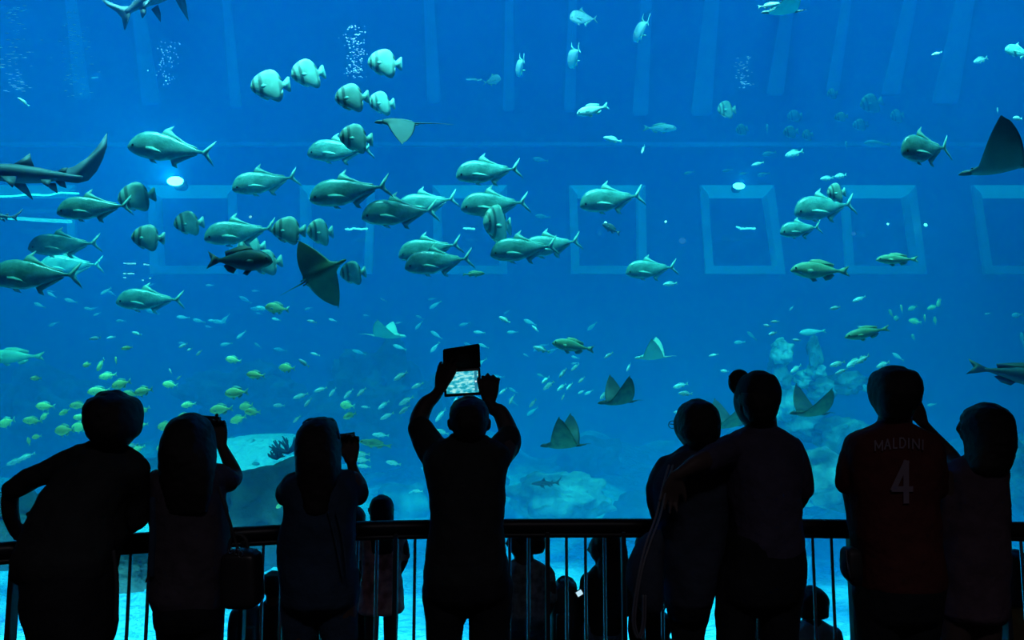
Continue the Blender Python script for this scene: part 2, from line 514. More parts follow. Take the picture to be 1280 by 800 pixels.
def solid(name, bm, m, voxel=0.007, smooth=4, parent=None):
    """one continuous skin over everything in bm"""
    me = bpy.data.meshes.new(name)
    bmesh.ops.recalc_face_normals(bm, faces=bm.faces)
    bm.to_mesh(me); bm.free(); me.materials.append(m)
    o = bpy.data.objects.new(name, me); COL.objects.link(o)
    r = o.modifiers.new('remesh', 'REMESH'); r.mode = 'VOXEL'; r.voxel_size = voxel; r.use_smooth_shade = True
    if smooth:
        s = o.modifiers.new('smooth', 'SMOOTH'); s.factor = 0.5; s.iterations = smooth
    if name in TEX:
        t, k = TEX[name] if isinstance(TEX[name], tuple) else TEX[TEX[name]]
        d = o.modifiers.new('folds', 'DISPLACE'); d.texture = t; d.strength = k; d.mid_level = 0.5; d.texture_coords = 'LOCAL'
    if parent: adopt(o, parent)
    return o
def add(name, bm, m, parent, voxel=None, smooth=True):
    if voxel: return solid(name, bm, m, voxel, 3, parent)
    return adopt(obj(name, bm, m, smooth=smooth), parent)
def shift(o, loc):
    o.data.transform(Matrix.Translation(-Vector(loc))); o.location = loc
    return o
def body_obj(bm, m, loc, label, voxel=0.0055):
    o = solid('person', bm, m, voxel, 3)
    shift(o, loc)
    return tag(o, label, 'person')
def foot(bm, px, Y, h=0.0, ln=0.24, yaw=0, r=.04):
    a = wp(px, ('z', h + r * 0.9), Y)
    d = Vector((math.sin(math.radians(yaw)), math.cos(math.radians(yaw)), 0))
    s = Vector((d.y, -d.x, 0))
    for o in (-.4, .4):
        tube(bm, [(*(a - d * ln * .22 + s * o * r), r * .82), (*(a + d * ln * .25 + s * o * r), r * .8), (*(a + d * ln * .6 + s * o * r - Vector((0, 0, r * .25))), r * .58)], seg=10, k=3)
def cloth(name, c, rough=0.85):
    m = noisy(name, tuple(v * 0.8 for v in c), c, 18, rough, 0.35, 3, 0.2, dist=0.01)
    m.node_tree.nodes['Principled BSDF'].inputs['Sheen Weight'].default_value = 0.0
    return m
def hairmat(name, c=(0.010, 0.008, 0.008)):
    m = mat(name, c, 0.55, 0, 0.3)
    nt = m.node_tree; tc = nt.nodes.new('ShaderNodeTexCoord'); mp = nt.nodes.new('ShaderNodeMapping'); mp.inputs['Scale'].default_value = (160, 160, 6)
    n = nt.nodes.new('ShaderNodeTexNoise'); bp = nt.nodes.new('ShaderNodeBump'); bp.inputs['Strength'].default_value = 0.5; bp.inputs['Distance'].default_value = 0.004
    nt.links.new(tc.outputs['Object'], mp.inputs[0]); nt.links.new(mp.outputs[0], n.inputs['Vector']); nt.links.new(n.outputs['Fac'], bp.inputs['Height'])
    nt.links.new(bp.outputs['Normal'], nt.nodes['Principled BSDF'].inputs['Normal'])
    return m
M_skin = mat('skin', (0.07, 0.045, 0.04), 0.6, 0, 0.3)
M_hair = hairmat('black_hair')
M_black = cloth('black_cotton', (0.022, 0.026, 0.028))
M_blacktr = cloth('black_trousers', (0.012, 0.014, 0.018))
M_shoe = mat('dark_shoe_leather', (0.012, 0.012, 0.014), 0.5)
M_strap = mat('dark_webbing', (0.02, 0.02, 0.025), 0.7)
def glasses(parent, c, R, W, D, H, m):
    bm = bmesh.new()
    for sx in (-1, 1):
        pts = []
        for i in range(13):
            t = 2 * PI * i / 12
            v = c + R @ Vector((sx * W * .47 + math.cos(t) * W * .34, D * .93, H * .03 + math.sin(t) * H * .085)); pts.append((*v, .0016))
        tube(bm, pts, seg=6, k=1)
        a = c + R @ Vector((sx * W * .82, D * .91, H * .05)); b = c + R @ Vector((sx * W * 1.05, D * .55, H * .05)); d = c + R @ Vector((sx * W * 1.07, -D * .15, H * .04))
        tube(bm, [(*a, .0018), (*b, .0018), (*d, .0018)], seg=6, k=1)
    a = c + R @ Vector((-W * .14, D * 1.05, H * .04)); b = c + R @ Vector((W * .14, D * 1.05, H * .04))
    tube(bm, [(*a, .0018), (*b, .0018)], seg=6, k=1)
    return add('eyeglasses', bm, m, parent)
M_glass = mat('dark_spectacle_frame', (0.02, 0.02, 0.025), 0.3)

# ================================================================ 1: man leaning on the rail
Y = 2.30
loc = (at(95, 700, Y).x, Y, 0)
arms_l = [(104, 576, .10, 20), (64, 588, .10, 14.5), (40, 598, .11, 12.5), (16, 612, .12, 11.5), (13, 640, .17, 11), (20, 664, .235, 9)]
arms_r = [(164, 590, .08, 19), (172, 618, .12, 11.5), (171, 648, .16, 12.5), (156, 660, .22, 12), (140, 663, .27, 9)]
tor = [(556, 118, 152, .05, .10), (566, 106, 164, .075, .10), (580, 88, 176, .10, .09), (602, 68, 170, .12, .08), (620, 56, 157, .125, .05), (632, 48, 152, .125, .04), (645, 42, 148, .125, .03), (668, 35, 149, .125, .02), (694, 27, 144, .13, 0), (716, 23, 142, .125, 0)]
bm = bmesh.new()
loft(bm, tor, Y, 0.014)
hd = head(bm, 142, 496, 566, 57, Y + .12, yaw=-12, tilt=12)
limb(bm, [(140, 535, .11, 19), (137, 552, .10, 19), (134, 575, .09, 24)], Y)
limb(bm, arms_l, Y, 0.004); limb(bm, arms_r, Y, 0.004)
Wl = wp(22, 666, Y + .24); hand(bm, Wl, Vector((0.75, .45, -.10)), Vector((.3, -.2, .9)), 0.95, 0.55)
Wr = wp(140, 663, Y + .27); hand(bm, Wr, Vector((-.9, .15, 0)), Vector((0, -.3, .9)), 0.95, 0.5)
legs1 = [[(70, 720, 0, 34), (70, 800, 0, 27), (74, 860, .03, 20), (72, 930, -.02, 18), (70, ('z', .10), -.05, 12)], [(112, 720, 0, 32), (108, 800, 0, 26), (100, 860, .05, 20), (104, 930, 0, 18), (108, ('z', .10), -.03, 12)]]
for L_ in legs1: limb(bm, L_, Y, .012)
foot(bm, 70, Y - .05); foot(bm, 108, Y - .03)
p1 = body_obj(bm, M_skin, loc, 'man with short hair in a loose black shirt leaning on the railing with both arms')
bm = bmesh.new(); loft(bm, tor, Y)
limb(bm, arms_l[:4], Y, 0, .005); limb(bm, arms_r[:3], Y, 0, .006)
limb(bm, [(126, 556, .10, 9), (104, 568, .10, 11), (90, 578, .10, 12)], Y); limb(bm, [(150, 562, .10, 9), (166, 574, .10, 11), (174, 586, .09, 10)], Y); limb(bm, [(34, 642, 0, 3), (46, 650, 0, 10)], Y); limb(bm, [(21, 718, 0, 2.5), (32, 708, 0, 8)], Y)
add('shirt', bm, M_black, p1, .006)
bm = bmesh.new(); loft(bm, [(700, 34, 141, .125), (730, 35, 140, .13), (755, 38, 139, .13), (780, 42, 138, .125), (805, 48, 136, .11)], Y)
for L_ in legs1: limb(bm, L_, Y, 0, .003)
add('trousers', bm, M_blacktr, p1, .007)
for f in (70, 108):
    bm = bmesh.new(); foot(bm, f, Y - .04, r=.046, ln=.26); add('shoe', bm, M_shoe, p1, .006)
bm = bmesh.new()
loft(bm, [(494, 128, 156, .045, .10), (498, 118, 166, .075, .10), (508, 112, 172, .095, .09), (520, 111, 173, .10, .085), (533, 112, 172, .092, .075), (543, 114, 169, .08, .065), (550, 118, 163, .06, .055), (556, 124, 157, .04, .05)], Y)
limb(bm, [(113, 505, .06, 4), (112, 515, .06, 4)], Y); limb(bm, [(146, 493, .1, 7), (128, 498, .1, 9)], Y); limb(bm, [(121, 545, .05, 5), (118, 551, .05, 2)], Y)
add('hair', bm, M_hair, p1, .006)
bm = bmesh.new(); limb(bm, [(142, 690, -.06, 2.5), (146, 730, -.06, 2.8), (145, 774, -.06, 3)], Y, k=2, seg=8)
sb = add('waist_strap', bm, M_strap, p1)
bm = bmesh.new(); limb(bm, [(21, 716, 0, 1.2), (19, 722, 0, 1.2), (22, 727, 0, 1.2), (24, 722, 0, 1)], Y, k=2, seg=6)
add('cord_toggle', bm, M_strap, p1)

# ================================================================ 2: woman with camera
Y = 2.56
loc = (at(236, 700, Y).x, Y, 0)
tor = [(572, 222, 252, .045), (583, 202, 272, .065), (596, 188, 280, .085), (615, 187, 278, .10), (640, 190, 281, .105), (665, 192, 284, .105), (695, 192, 285, .11), (722, 193, 280, .115), (742, 190, 279, .12), (756, 196, 278, .11)]
armr = [(273, 594, .03, 12), (290, 600, .10, 11.5), (293, 592, .14, 10), (284, 572, .12, 8.3), (277, 558, .11, 6.8)]
arml = [(197, 600, .03, 11), (191, 630, .06, 8), (194, 662, .12, 7), (197, 690, .10, 6.5)]
bm = bmesh.new(); loft(bm, tor[:8], Y, .012)
head(bm, 240, 522, 580, 46, Y + .03, yaw=-10, tilt=-4)
limb(bm, [(238, 560, .02, 13), (238, 585, .0, 16)], Y)
limb(bm, armr, Y, .002); limb(bm, arml, Y, .002)
Wr = wp(275, 555, Y + .11); hand(bm, Wr, Vector((-.22, .1, 1)), Vector((-.9, -.2, -.2)), 0.80, 1.0, thumb=.7)
Wl = wp(197, 690, Y + .10); hand(bm, Wl, Vector((0, .1, -1)), Vector((.9, 0, .1)), 0.8, 0.3)
legs = [[(218, 745, 0, 21), (219, 800, 0, 19), (220, 860, .01, 15), (219, 920, -.02, 14), (220, ('z', .1), -.03, 8.5)], [(258, 745, 0, 21), (256, 800, 0, 17.5), (254, 860, .02, 14), (256, 920, 0, 13), (258, ('z', .1), -.02, 8.5)]]
for L_ in legs: limb(bm, L_, Y, .008)
foot(bm, 220, Y - .03, ln=.21); foot(bm, 258, Y - .02, ln=.21)
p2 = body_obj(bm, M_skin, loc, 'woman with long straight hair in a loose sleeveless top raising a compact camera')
M_top2 = cloth('dark_plum_knit', (0.06, 0.05, 0.065))
bm = bmesh.new(); loft(bm, tor, Y); limb(bm, [(270, 594, .02, 14), (284, 600, .07, 13.5)], Y, 0, .004); limb(bm, [(198, 598, .02, 13), (193, 618, .04, 11)], Y, 0, .003)
limb(bm, [(192, 744, 0, 5), (200, 740, 0, 10)], Y)
add('blouse', bm, M_top2, p2, .006)
bm = bmesh.new()
for L_ in legs: limb(bm, L_, Y, 0, .002)
loft(bm, [(735, 198, 278, .11), (760, 198, 277, .115), (778, 199, 275, .10)], Y)
add('trousers', bm, M_blacktr, p2, .007)
for f in (220, 258):
    bm = bmesh.new(); foot(bm, f, Y - .03, r=.042, ln=.23); add('shoe', bm, M_shoe, p2, .006)
bm = bmesh.new(); loft(bm, [(519, 228, 248, .04, .02), (524, 219, 256, .075, .02), (534, 212, 262, .095, .01), (548, 207, 265, .10, .0), (562, 203, 267, .095, -.02), (578, 201, 268, .08, -.04), (594, 201, 267, .06, -.06), (615, 204, 264, .045, -.075), (640, 210, 258, .03, -.085)], Y)
add('hair', bm, M_hair, p2, .006)

# ================================================================ 3: woman with phone and sunglasses on her head
Y = 2.62
loc = (at(400, 700, Y).x, Y, 0)
tor = [(580, 388, 414, .045), (592, 370, 432, .07), (602, 358, 444, .085), (618, 354, 447, .10), (640, 357, 444, .105), (662, 352, 443, .105), (695, 348, 444, .11), (722, 351, 447, .12), (745, 355, 449, .12)]
arml = [(366, 604, .03, 14), (358, 618, .12, 13), (372, 618, .24, 9), (392, 592, .30, 7.5), (408, 568, .28, 6)]
armr = [(440, 602, .02, 14), (449, 618, .07, 12), (449, 606, .12, 10), (443, 592, .14, 7.5), (439, 577, .13, 6.2)]
bm = bmesh.new(); loft(bm, tor[:8], Y, .012)
hd3 = head(bm, 400, 527, 588, 46, Y + .03, yaw=-14, tilt=0)
limb(bm, [(400, 570, .02, 13), (401, 595, .0, 16)], Y)
limb(bm, armr, Y, .001); limb(bm, arml, Y, .001)
Wr = wp(438.5, 575, Y + .13); hand(bm, Wr, Vector((-.05, .1, 1)), Vector((-.9, -.1, .1)), 0.82, 0.8, thumb=.75)
Wl = wp(408, 567, Y + .28); hand(bm, Wl, Vector((.35, .1, 1)), Vector((.6, .5, .1)), 0.78, 0.8)
legs = [[(376, 740, 0, 22), (374, 800, 0, 18.5), (372, 860, .01, 14.5), (371, 920, -.02, 13.5), (372, ('z', .1), -.03, 8)], [(424, 740, 0, 24), (424, 800, 0, 21), (422, 860, .02, 15), (424, 920, 0, 13.5), (426, ('z', .1), -.02, 8)]]
for L_ in legs: limb(bm, L_, Y)
foot(bm, 372, Y - .03, ln=.21); foot(bm, 426, Y - .02, ln=.21)
p3 = body_obj(bm, M_skin, loc, 'woman with sunglasses pushed up on her hair, navy dress, photographing with a phone')
M_navy = cloth('dark_navy_cotton', (0.022, 0.045, 0.085))
bm = bmesh.new(); loft(bm, tor, Y); limb(bm, [(370, 604, .02, 15), (360, 615, .09, 14.5), (360, 619, .13, 12)], Y, 0, .003); limb(bm, [(434, 602, .01, 15), (446, 616, .06, 14), (448, 618, .08, 12)], Y, 0, .003)
add('blouse', bm, M_navy, p3, .006)
bm = bmesh.new()
for L_ in legs: limb(bm, L_[:2], Y, 0, .004)
loft(bm, [(735, 352, 449, .12), (748, 354, 449, .12), (753, 356, 448, .11)], Y)
add('shorts', bm, M_navy, p3, .007)
for f in (372, 426):
    bm = bmesh.new(); foot(bm, f, Y - .03, r=.042, ln=.23); add('shoe', bm, M_shoe, p3, .006)
bm = bmesh.new(); loft(bm, [(525, 390, 412, .05, .02), (530, 381, 418, .08, .02), (542, 373, 423, .098, .01), (558, 371, 425, .10, .0), (575, 371, 425, .09, -.02), (592, 371, 425, .07, -.04), (612, 374, 420, .05, -.06), (640, 380, 412, .035, -.08)], Y)
add('hair', bm, M_hair, p3, .006)
bm = bmesh.new()
for a in (390, 410):
    v = at(a, 529, Y + .10)
    tube(bm, [(v.x - .030, v.y, v.z, .006), (v.x - .012, v.y + .01, v.z + .006, .013), (v.x + .012, v.y + .01, v.z + .006, .013), (v.x + .026, v.y, v.z, .006)], seg=8, k=2)
limb(bm, [(384, 528, .08, 1.8), (379, 536, .02, 1.6), (375, 548, -.02, 1.5)], Y); limb(bm, [(419, 528, .08, 1.8), (422, 538, .02, 1.6), (424, 548, -.02, 1.5)], Y)
add('sunglasses', bm, M_glass, p3)
bm = bmesh.new()
for (a, b) in ((410, 428), (420, 434)):
    limb(bm, [(a, 640, -.11, 1), (a + 8, 670, -.115, 1), (b, 720, -.12, 1)], Y, seg=6)
add('sash_fold', bm, M_navy, p3)

# ================================================================ 4: man with tablet
Y = 2.66
loc = (at(585, 700, Y).x, Y, 0)
tor = [(547, 562, 612, .05), (553, 546, 626, .08), (562, 535, 638, .10), (580, 530, 638, .115), (602, 533, 632, .125), (625, 536, 631, .13), (650, 537, 631, .13), (680, 533, 633, .135), (705, 531, 635, .135), (722, 530, 637, .13)]
arml = [(544, 566, .03, 18), (530, 546, .08, 16), (524, 526, .13, 13.5), (532, 506, .15, 11.5), (543, 496, .15, 8.8), (550, 486, .15, 7.5)]
armr = [(626, 568, .03, 18), (635, 552, .08, 16), (635, 538, .13, 13.5), (625, 515, .15, 11), (617, 512, .15, 8.8), (612, 503, .15, 7.2)]
bm = bmesh.new(); loft(bm, tor, Y, .014)
hd4 = head(bm, 587, 500, 560, 45, Y + .02, yaw=0, tilt=16)
limb(bm, [(587, 545, .0, 18), (587, 562, .0, 22)], Y)
limb(bm, arml, Y, .003); limb(bm, armr, Y, .003)
Wl = wp(551, 485, Y + .15); hand(bm, Wl, Vector((.20, .12, 1)), Vector((.85, -.3, .1)), 0.86, 0.35, thumb=.35, curls=(.25, .3, .3, .35))
Wr = wp(611, 502, Y + .15); hand(bm, Wr, Vector((.10, .05, 1)), Vector((-.9, -.15, .1)), 0.86, -0.1, thumb=.45, curls=(-.75, -.65, -.6, -.55))
legs = [[(558, 735, 0, 29), (556, 800, 0, 21), (555, 860, .01, 17.5), (554, 930, -.02, 15.5), (552, ('z', .1), -.03, 11)], [(612, 735, 0, 29), (613, 800, 0, 22), (614, 860, .02, 18), (616, 930, 0, 15.5), (618, ('z', .1), -.02, 11)]]
for L_ in legs: limb(bm, L_, Y, .012)
foot(bm, 552, Y - .03); foot(bm, 618, Y - .02)
p4 = body_obj(bm, M_skin, loc, 'man in black holding a tablet high above his head with both hands')
bm = bmesh.new(); loft(bm, tor, Y); limb(bm, [(546, 570, .03, 19), (534, 552, .07, 17), (526, 536, .11, 15)], Y, 0, .004); limb(bm, [(622, 570, .03, 19), (633, 556, .07, 17), (637, 546, .10, 15)], Y, 0, .004)
add('shirt', bm, M_black, p4, .006)
bm = bmesh.new(); loft(bm, [(695, 532, 635, .125), (722, 530, 638, .13), (740, 531, 639, .125)], Y)
for L_ in legs: limb(bm, L_, Y, 0, .003)
add('trousers', bm, M_blacktr, p4, .007)
for f in (552, 618):
    bm = bmesh.new(); foot(bm, f, Y - .03, r=.046, ln=.26); add('shoe', bm, M_shoe, p4, .006)
bm = bmesh.new(); loft(bm, [(497.5, 577, 597, .04, .01), (501, 569, 604, .07, .01), (510, 563, 610, .09, .0), (522, 562, 611, .093, -.01), (534, 564, 609, .085, -.02), (546, 570, 605, .06, -.035), (553, 577, 598, .03, -.05)], Y)
add('hair', bm, M_hair, p4, .006)
# ================================================================ 5: woman with glasses
Y = 2.74
loc = (at(855, 700, Y).x, Y, 0)
tor = [(556, 858, 892, .05), (564, 842, 902, .07), (576, 828, 908, .09), (592, 820, 910, .105), (612, 816, 909, .11), (640, 820, 911, .11), (670, 824, 908, .115), (700, 826, 902, .12), (725, 828, 895, .12), (748, 831, 889, .11)]
arml = [(832, 590, .02, 15), (822, 622, .05, 12.5), (826, 645, .14, 9.5), (850, 655, .20, 7), (872, 655, .22, 6)]
bm = bmesh.new(); loft(bm, tor, Y, .014)
hd5 = head(bm, 867, 505, 561, 44, Y + .02, yaw=38, tilt=0)
limb(bm, [(874, 545, .0, 13), (874, 568, .0, 16)], Y)
limb(bm, arml, Y, .002)
Wl = wp(872, 655, Y + .22); hand(bm, Wl, Vector((.9, .1, 0)), Vector((0, .2, .9)), 0.8, 0.4)
legs = [[(852, 740, 0, 19), (852, 800, 0, 12), (852, 860, .01, 12), (851, 920, -.02, 11.5), (850, ('z', .1), -.03, 8)], [(872, 740, .01, 18), (869, 800, .01, 12), (871, 860, .03, 12), (872, 920, 0, 11.5), (876, ('z', .1), -.02, 8)]]
for L_ in legs: limb(bm, L_, Y, .006)
foot(bm, 850, Y - .03, ln=.21); foot(bm, 876, Y - .02, ln=.21)
p5 = body_obj(bm, M_skin, loc, 'woman with bobbed hair, eyeglasses and long dark jacket beside a man in a cap')
M_jack = cloth('dark_blue_jacket', (0.032, 0.042, 0.068))
bm = bmesh.new(); loft(bm, tor, Y); limb(bm, [(836, 584, .01, 16), (826, 606, .03, 15.5), (821, 624, .06, 12), (827, 645, .13, 11)], Y, 0, .003)
limb(bm, [(816, 600, .03, 3), (822, 604, .03, 8)], Y)
add('jacket', bm, M_jack, p5, .006)
bm = bmesh.new()
for L_ in legs: limb(bm, L_, Y, 0, .002)
loft(bm, [(730, 832, 891, .10), (752, 834, 888, .10), (768, 837, 880, .09)], Y)
add('trousers', bm, M_blacktr, p5, .007)
for f in (850, 876):
    bm = bmesh.new(); foot(bm, f, Y - .03, r=.042, ln=.23); add('shoe', bm, M_shoe, p5, .006)
bm = bmesh.new(); loft(bm, [(501, 862, 880, .04, -.01), (505, 854, 889, .07, -.01), (514, 848, 896, .088, -.015), (527, 847, 899, .092, -.02), (540, 848, 899, .085, -.03), (550, 853, 897, .07, -.04), (557, 862, 890, .045, -.05)], Y)
add('hair', bm, M_hair, p5, .006)
glasses(p5, *hd5, M_glass)

# ================================================================ 6: man in backwards-tilted cap
Y = 2.66
loc = (at(950, 700, Y).x, Y, 0)
tor = [(532, 932, 970, .05), (540, 918, 984, .07), (550, 906, 994, .09), (566, 902, 1002, .105), (590, 908, 1001, .12), (620, 911, 998, .125), (650, 912, 998, .13), (675, 912, 1002, .13), (690, 910, 1000, .13)]
armr = [(986, 562, .03, 17), (997, 592, .04, 16), (1000, 616, .07, 14), (988, 636, .16, 11), (972, 646, .24, 8)]
arml = [(916, 562, -.02, 17), (893, 572, -.09, 15), (870, 580, -.14, 12.5), (856, 588, -.15, 9.5), (846, 594, -.15, 8)]
bm = bmesh.new(); loft(bm, tor, Y, .014)
hd6 = head(bm, 945, 468, 540, 50, Y + .02, yaw=22, tilt=4)
limb(bm, [(952, 515, .0, 17.5), (952, 545, .0, 20)], Y)
limb(bm, armr, Y, .003); limb(bm, arml, Y, .003)
Wr = wp(972, 646, Y + .24); hand(bm, Wr, Vector((-.9, .2, 0)), Vector((0, .2, .9)), 0.9, 0.4)
Wl = wp(846, 594, Y - .15); hand(bm, Wl, Vector((-.35, .15, -1)), Vector((1, .1, -.2)), 0.82, 0.3)
legs = [[(924, 720, 0, 28), (918, 800, 0, 22), (916, 860, .01, 17.5), (914, 930, -.02, 15.5), (912, ('z', .1), -.03, 11)], [(976, 720, 0, 28), (974, 800, 0, 20.5), (976, 860, .02, 17), (978, 930, 0, 15), (980, ('z', .1), -.02, 11)]]
for L_ in legs: limb(bm, L_, Y, .012)
foot(bm, 912, Y - .03); foot(bm, 980, Y - .02)
p6 = body_obj(bm, M_skin, loc, 'man in a peaked cap and purple-grey T-shirt with one arm round the woman')
M_pur = cloth('dusky_purple_cotton', (0.058, 0.050, 0.088))
bm = bmesh.new(); loft(bm, tor, Y)
limb(bm, [(984, 562, .03, 18), (996, 590, .04, 17), (1001, 608, .06, 15)], Y, 0, .004); limb(bm, [(918, 562, -.02, 18), (898, 570, -.08, 17), (888, 575, -.10, 15)], Y, 0, .005)
add('shirt', bm, M_pur, p6, .006)
bm = bmesh.new(); loft(bm, [(668, 908, 1001, .125), (690, 905, 1003, .13), (715, 900, 1004, .13), (745, 898, 998, .12)], Y)
for L_ in legs: limb(bm, L_, Y, 0, .003)
add('trousers', bm, M_blacktr, p6, .007)
for f in (912, 980):
    bm = bmesh.new(); foot(bm, f, Y - .03, r=.046, ln=.26); add('shoe', bm, M_shoe, p6, .006)
bm = bmesh.new(); loft(bm, [(492, 922, 971, .085, -.01), (503, 923, 971, .088, -.015), (514, 930, 970, .075, -.03), (524, 936, 967, .05, -.05)], Y)
add('hair', bm, M_hair, p6, .006)
M_cap = cloth('black_cap_twill', (0.02, 0.02, 0.024))
bm = bmesh.new(); loft(bm, [(466, 938, 958, .045, 0), (470, 930, 966, .075, 0), (479, 924, 971, .09, 0), (490, 921, 974, .095, 0), (500, 922, 973, .096, -.005), (505, 926, 972, .093, -.005)], Y)
capo = add('cap', bm, M_cap, p6, .006)
bm = bmesh.new()
a = at(934, 492, Y + .04); b = at(918, 470, Y + .12)
rings = []
for i in range(9):
    t = i / 8; c = a.lerp(b, t); wdt = (.050 - .020 * t ** 2.2) * (1 if i < 8 else .55)
    ax = Vector((.55, .62, .5)).normalized(); d = (b - a).normalized(); ax = (ax - d * ax.dot(d)).normalized(); nn = d.cross(ax)
    rings.append([c + ax * wdt * math.cos(2 * PI * k / 20) + nn * (.006 * math.sin(2 * PI * k / 20) - .018 * math.cos(2 * PI * k / 20) ** 2) for k in range(20)])
ring_loft(bm, rings)
for oo in (0, .006): limb(bm, [(926, 492, .06, 6), (922, 482, .09 + oo, 11), (923, 473, .11 + oo, 11.5), (928, 472, .09 + oo, 9), (936, 480, .07, 6)], Y)
limb(bm, [(922, 480, .10, 10), (930, 484, .07, 11), (938, 488, .04, 12)], Y)
limb(bm, [(926, 472, .10, 8), (934, 475, .07, 8), (940, 480, .03, 8)], Y)
bmo = add('cap_brim', bm, M_cap, p6, .004)

# ================================================================ 7: man in a football shirt
Y = 2.60
loc = (at(1115, 700, Y).x, Y, 0)
tor = [(528, 1098, 1136, .05), (536, 1080, 1152, .07), (544, 1062, 1168, .085), (560, 1055, 1174, .105), (585, 1058, 1174, .12), (610, 1062, 1170, .125), (640, 1065, 1168, .13), (670, 1068, 1171, .13), (700, 1070, 1174, .135), (730, 1072, 1174, .13)]
arml = [(1070, 565, .02, 17), (1064, 592, .03, 16), (1066, 622, .05, 12.5), (1071, 650, .13, 11), (1084, 664, .22, 8), (1094, 664, .26, 7)]
armr = [(1160, 568, .03, 16), (1166, 600, .06, 15), (1163, 625, .10, 12), (1152, 648, .18, 10), (1140, 660, .26, 7.5)]
bm = bmesh.new(); loft(bm, tor, Y, .014)
hd7 = head(bm, 1118, 464, 536, 51, Y + .02, yaw=-6, tilt=0)
limb(bm, [(1119, 500, .0, 20), (1119, 522, .0, 19.5), (1117, 542, .0, 23)], Y)
limb(bm, arml, Y, .003); limb(bm, armr, Y, .003)
Wl = wp(1094, 664, Y + .26); hand(bm, Wl, Vector((.9, .2, 0)), Vector((0, .2, .9)), 0.88, 0.4)
Wr = wp(1140, 660, Y + .26); hand(bm, Wr, Vector((-.9, .2, 0)), Vector((0, .2, .9)), 0.88, 0.4)
legs = [[(1096, 745, 0, 27), (1097, 800, 0, 23), (1096, 860, .01, 18), (1095, 930, -.02, 16), (1092, ('z', .1), -.03, 11)], [(1148, 745, 0, 27), (1147, 800, 0, 22), (1148, 860, .02, 18), (1150, 930, 0, 16), (1152, ('z', .1), -.02, 11)]]
for L_ in legs: limb(bm, L_, Y, .012)
foot(bm, 1092, Y - .03); foot(bm, 1152, Y - .02)
p7 = body_obj(bm, M_skin, loc, 'man with short hair in a dark red football shirt numbered 4')
M_red = cloth('dark_red_jersey', (0.085, 0.020, 0.018))
bm = bmesh.new(); loft(bm, tor, Y)
limb(bm, [(1072, 562, .02, 17), (1064, 586, .03, 16.5), (1060, 604, .04, 14)], Y, 0, .004); limb(bm, [(1160, 566, .03, 17), (1167, 592, .05, 16), (1168, 610, .07, 13.5)], Y, 0, .004)
shirt7 = add('shirt', bm, M_red, p7, .006)
bm = bmesh.new(); loft(bm, [(715, 1073, 1173, .125), (740, 1073, 1174, .13), (765, 1073, 1170, .12)], Y)
for L_ in legs: limb(bm, L_, Y, 0, .003)
add('trousers', bm, M_blacktr, p7, .007)
for f in (1092, 1152):
    bm = bmesh.new(); foot(bm, f, Y - .03, r=.046, ln=.26); add('shoe', bm, M_shoe, p7, .006)
bm = bmesh.new(); loft(bm, [(461, 1104, 1130, .05, .0), (465, 1096, 1139, .08, .0), (474, 1091, 1145, .095, .0), (487, 1090, 1147, .10, -.005), (500, 1092, 1145, .092, -.015), (511, 1097, 1140, .07, -.03), (521, 1101, 1135, .04, -.045)], Y)
add('hair', bm, M_hair, p7, .006)
# the writing on the back of the shirt
M_print = mat('pale_shirt_print', (0.16, 0.12, 0.16), 0.7)
def back_y(px, py, Y):
    """depth of the shirt's back surface: read from the loft sections"""
    for a, b in zip(tor, tor[1:]):
        if a[0] <= py <= b[0]:
            t = (py - a[0]) / (b[0] - a[0]); l, r, d = (a[i] + (b[i] - a[i]) * t for i in (1, 2, 3)); break
    cxw = at((l + r) / 2, py, Y).x; hw = (r - l) / 2 * mpp(py, Y); yb = Y - d
    for _ in range(5):
        u = min(.97, abs(at(px, py, yb).x - cxw) / hw)
        yb = Y - d * (1 - u ** 2.4) ** (1 / 2.4)
    return yb - .002
STROKES = {'M': [[(0, 0), (0, 1)], [(0, 1), (.5, .25)], [(.5, .25), (1, 1)], [(1, 1), (1, 0)]], 'A': [[(0, 0), (.5, 1)], [(.5, 1), (1, 0)], [(.2, .35), (.8, .35)]],
           'L': [[(0, 1), (0, 0)], [(0, 0), (.8, 0)]], 'D': [[(0, 0), (0, 1)], [(0, 1), (.55, 1)], [(.55, 1), (.95, .7)], [(.95, .7), (.95, .3)], [(.95, .3), (.55, 0)], [(.55, 0), (0, 0)]],
           'I': [[(.5, 0), (.5, 1)]], 'N': [[(0, 0), (0, 1)], [(0, 1), (1, 0)], [(1, 0), (1, 1)]], '4': [[(.72, 0), (.72, 1)], [(.72, 1), (0, .32)], [(0, .32), (1, .32)]]}
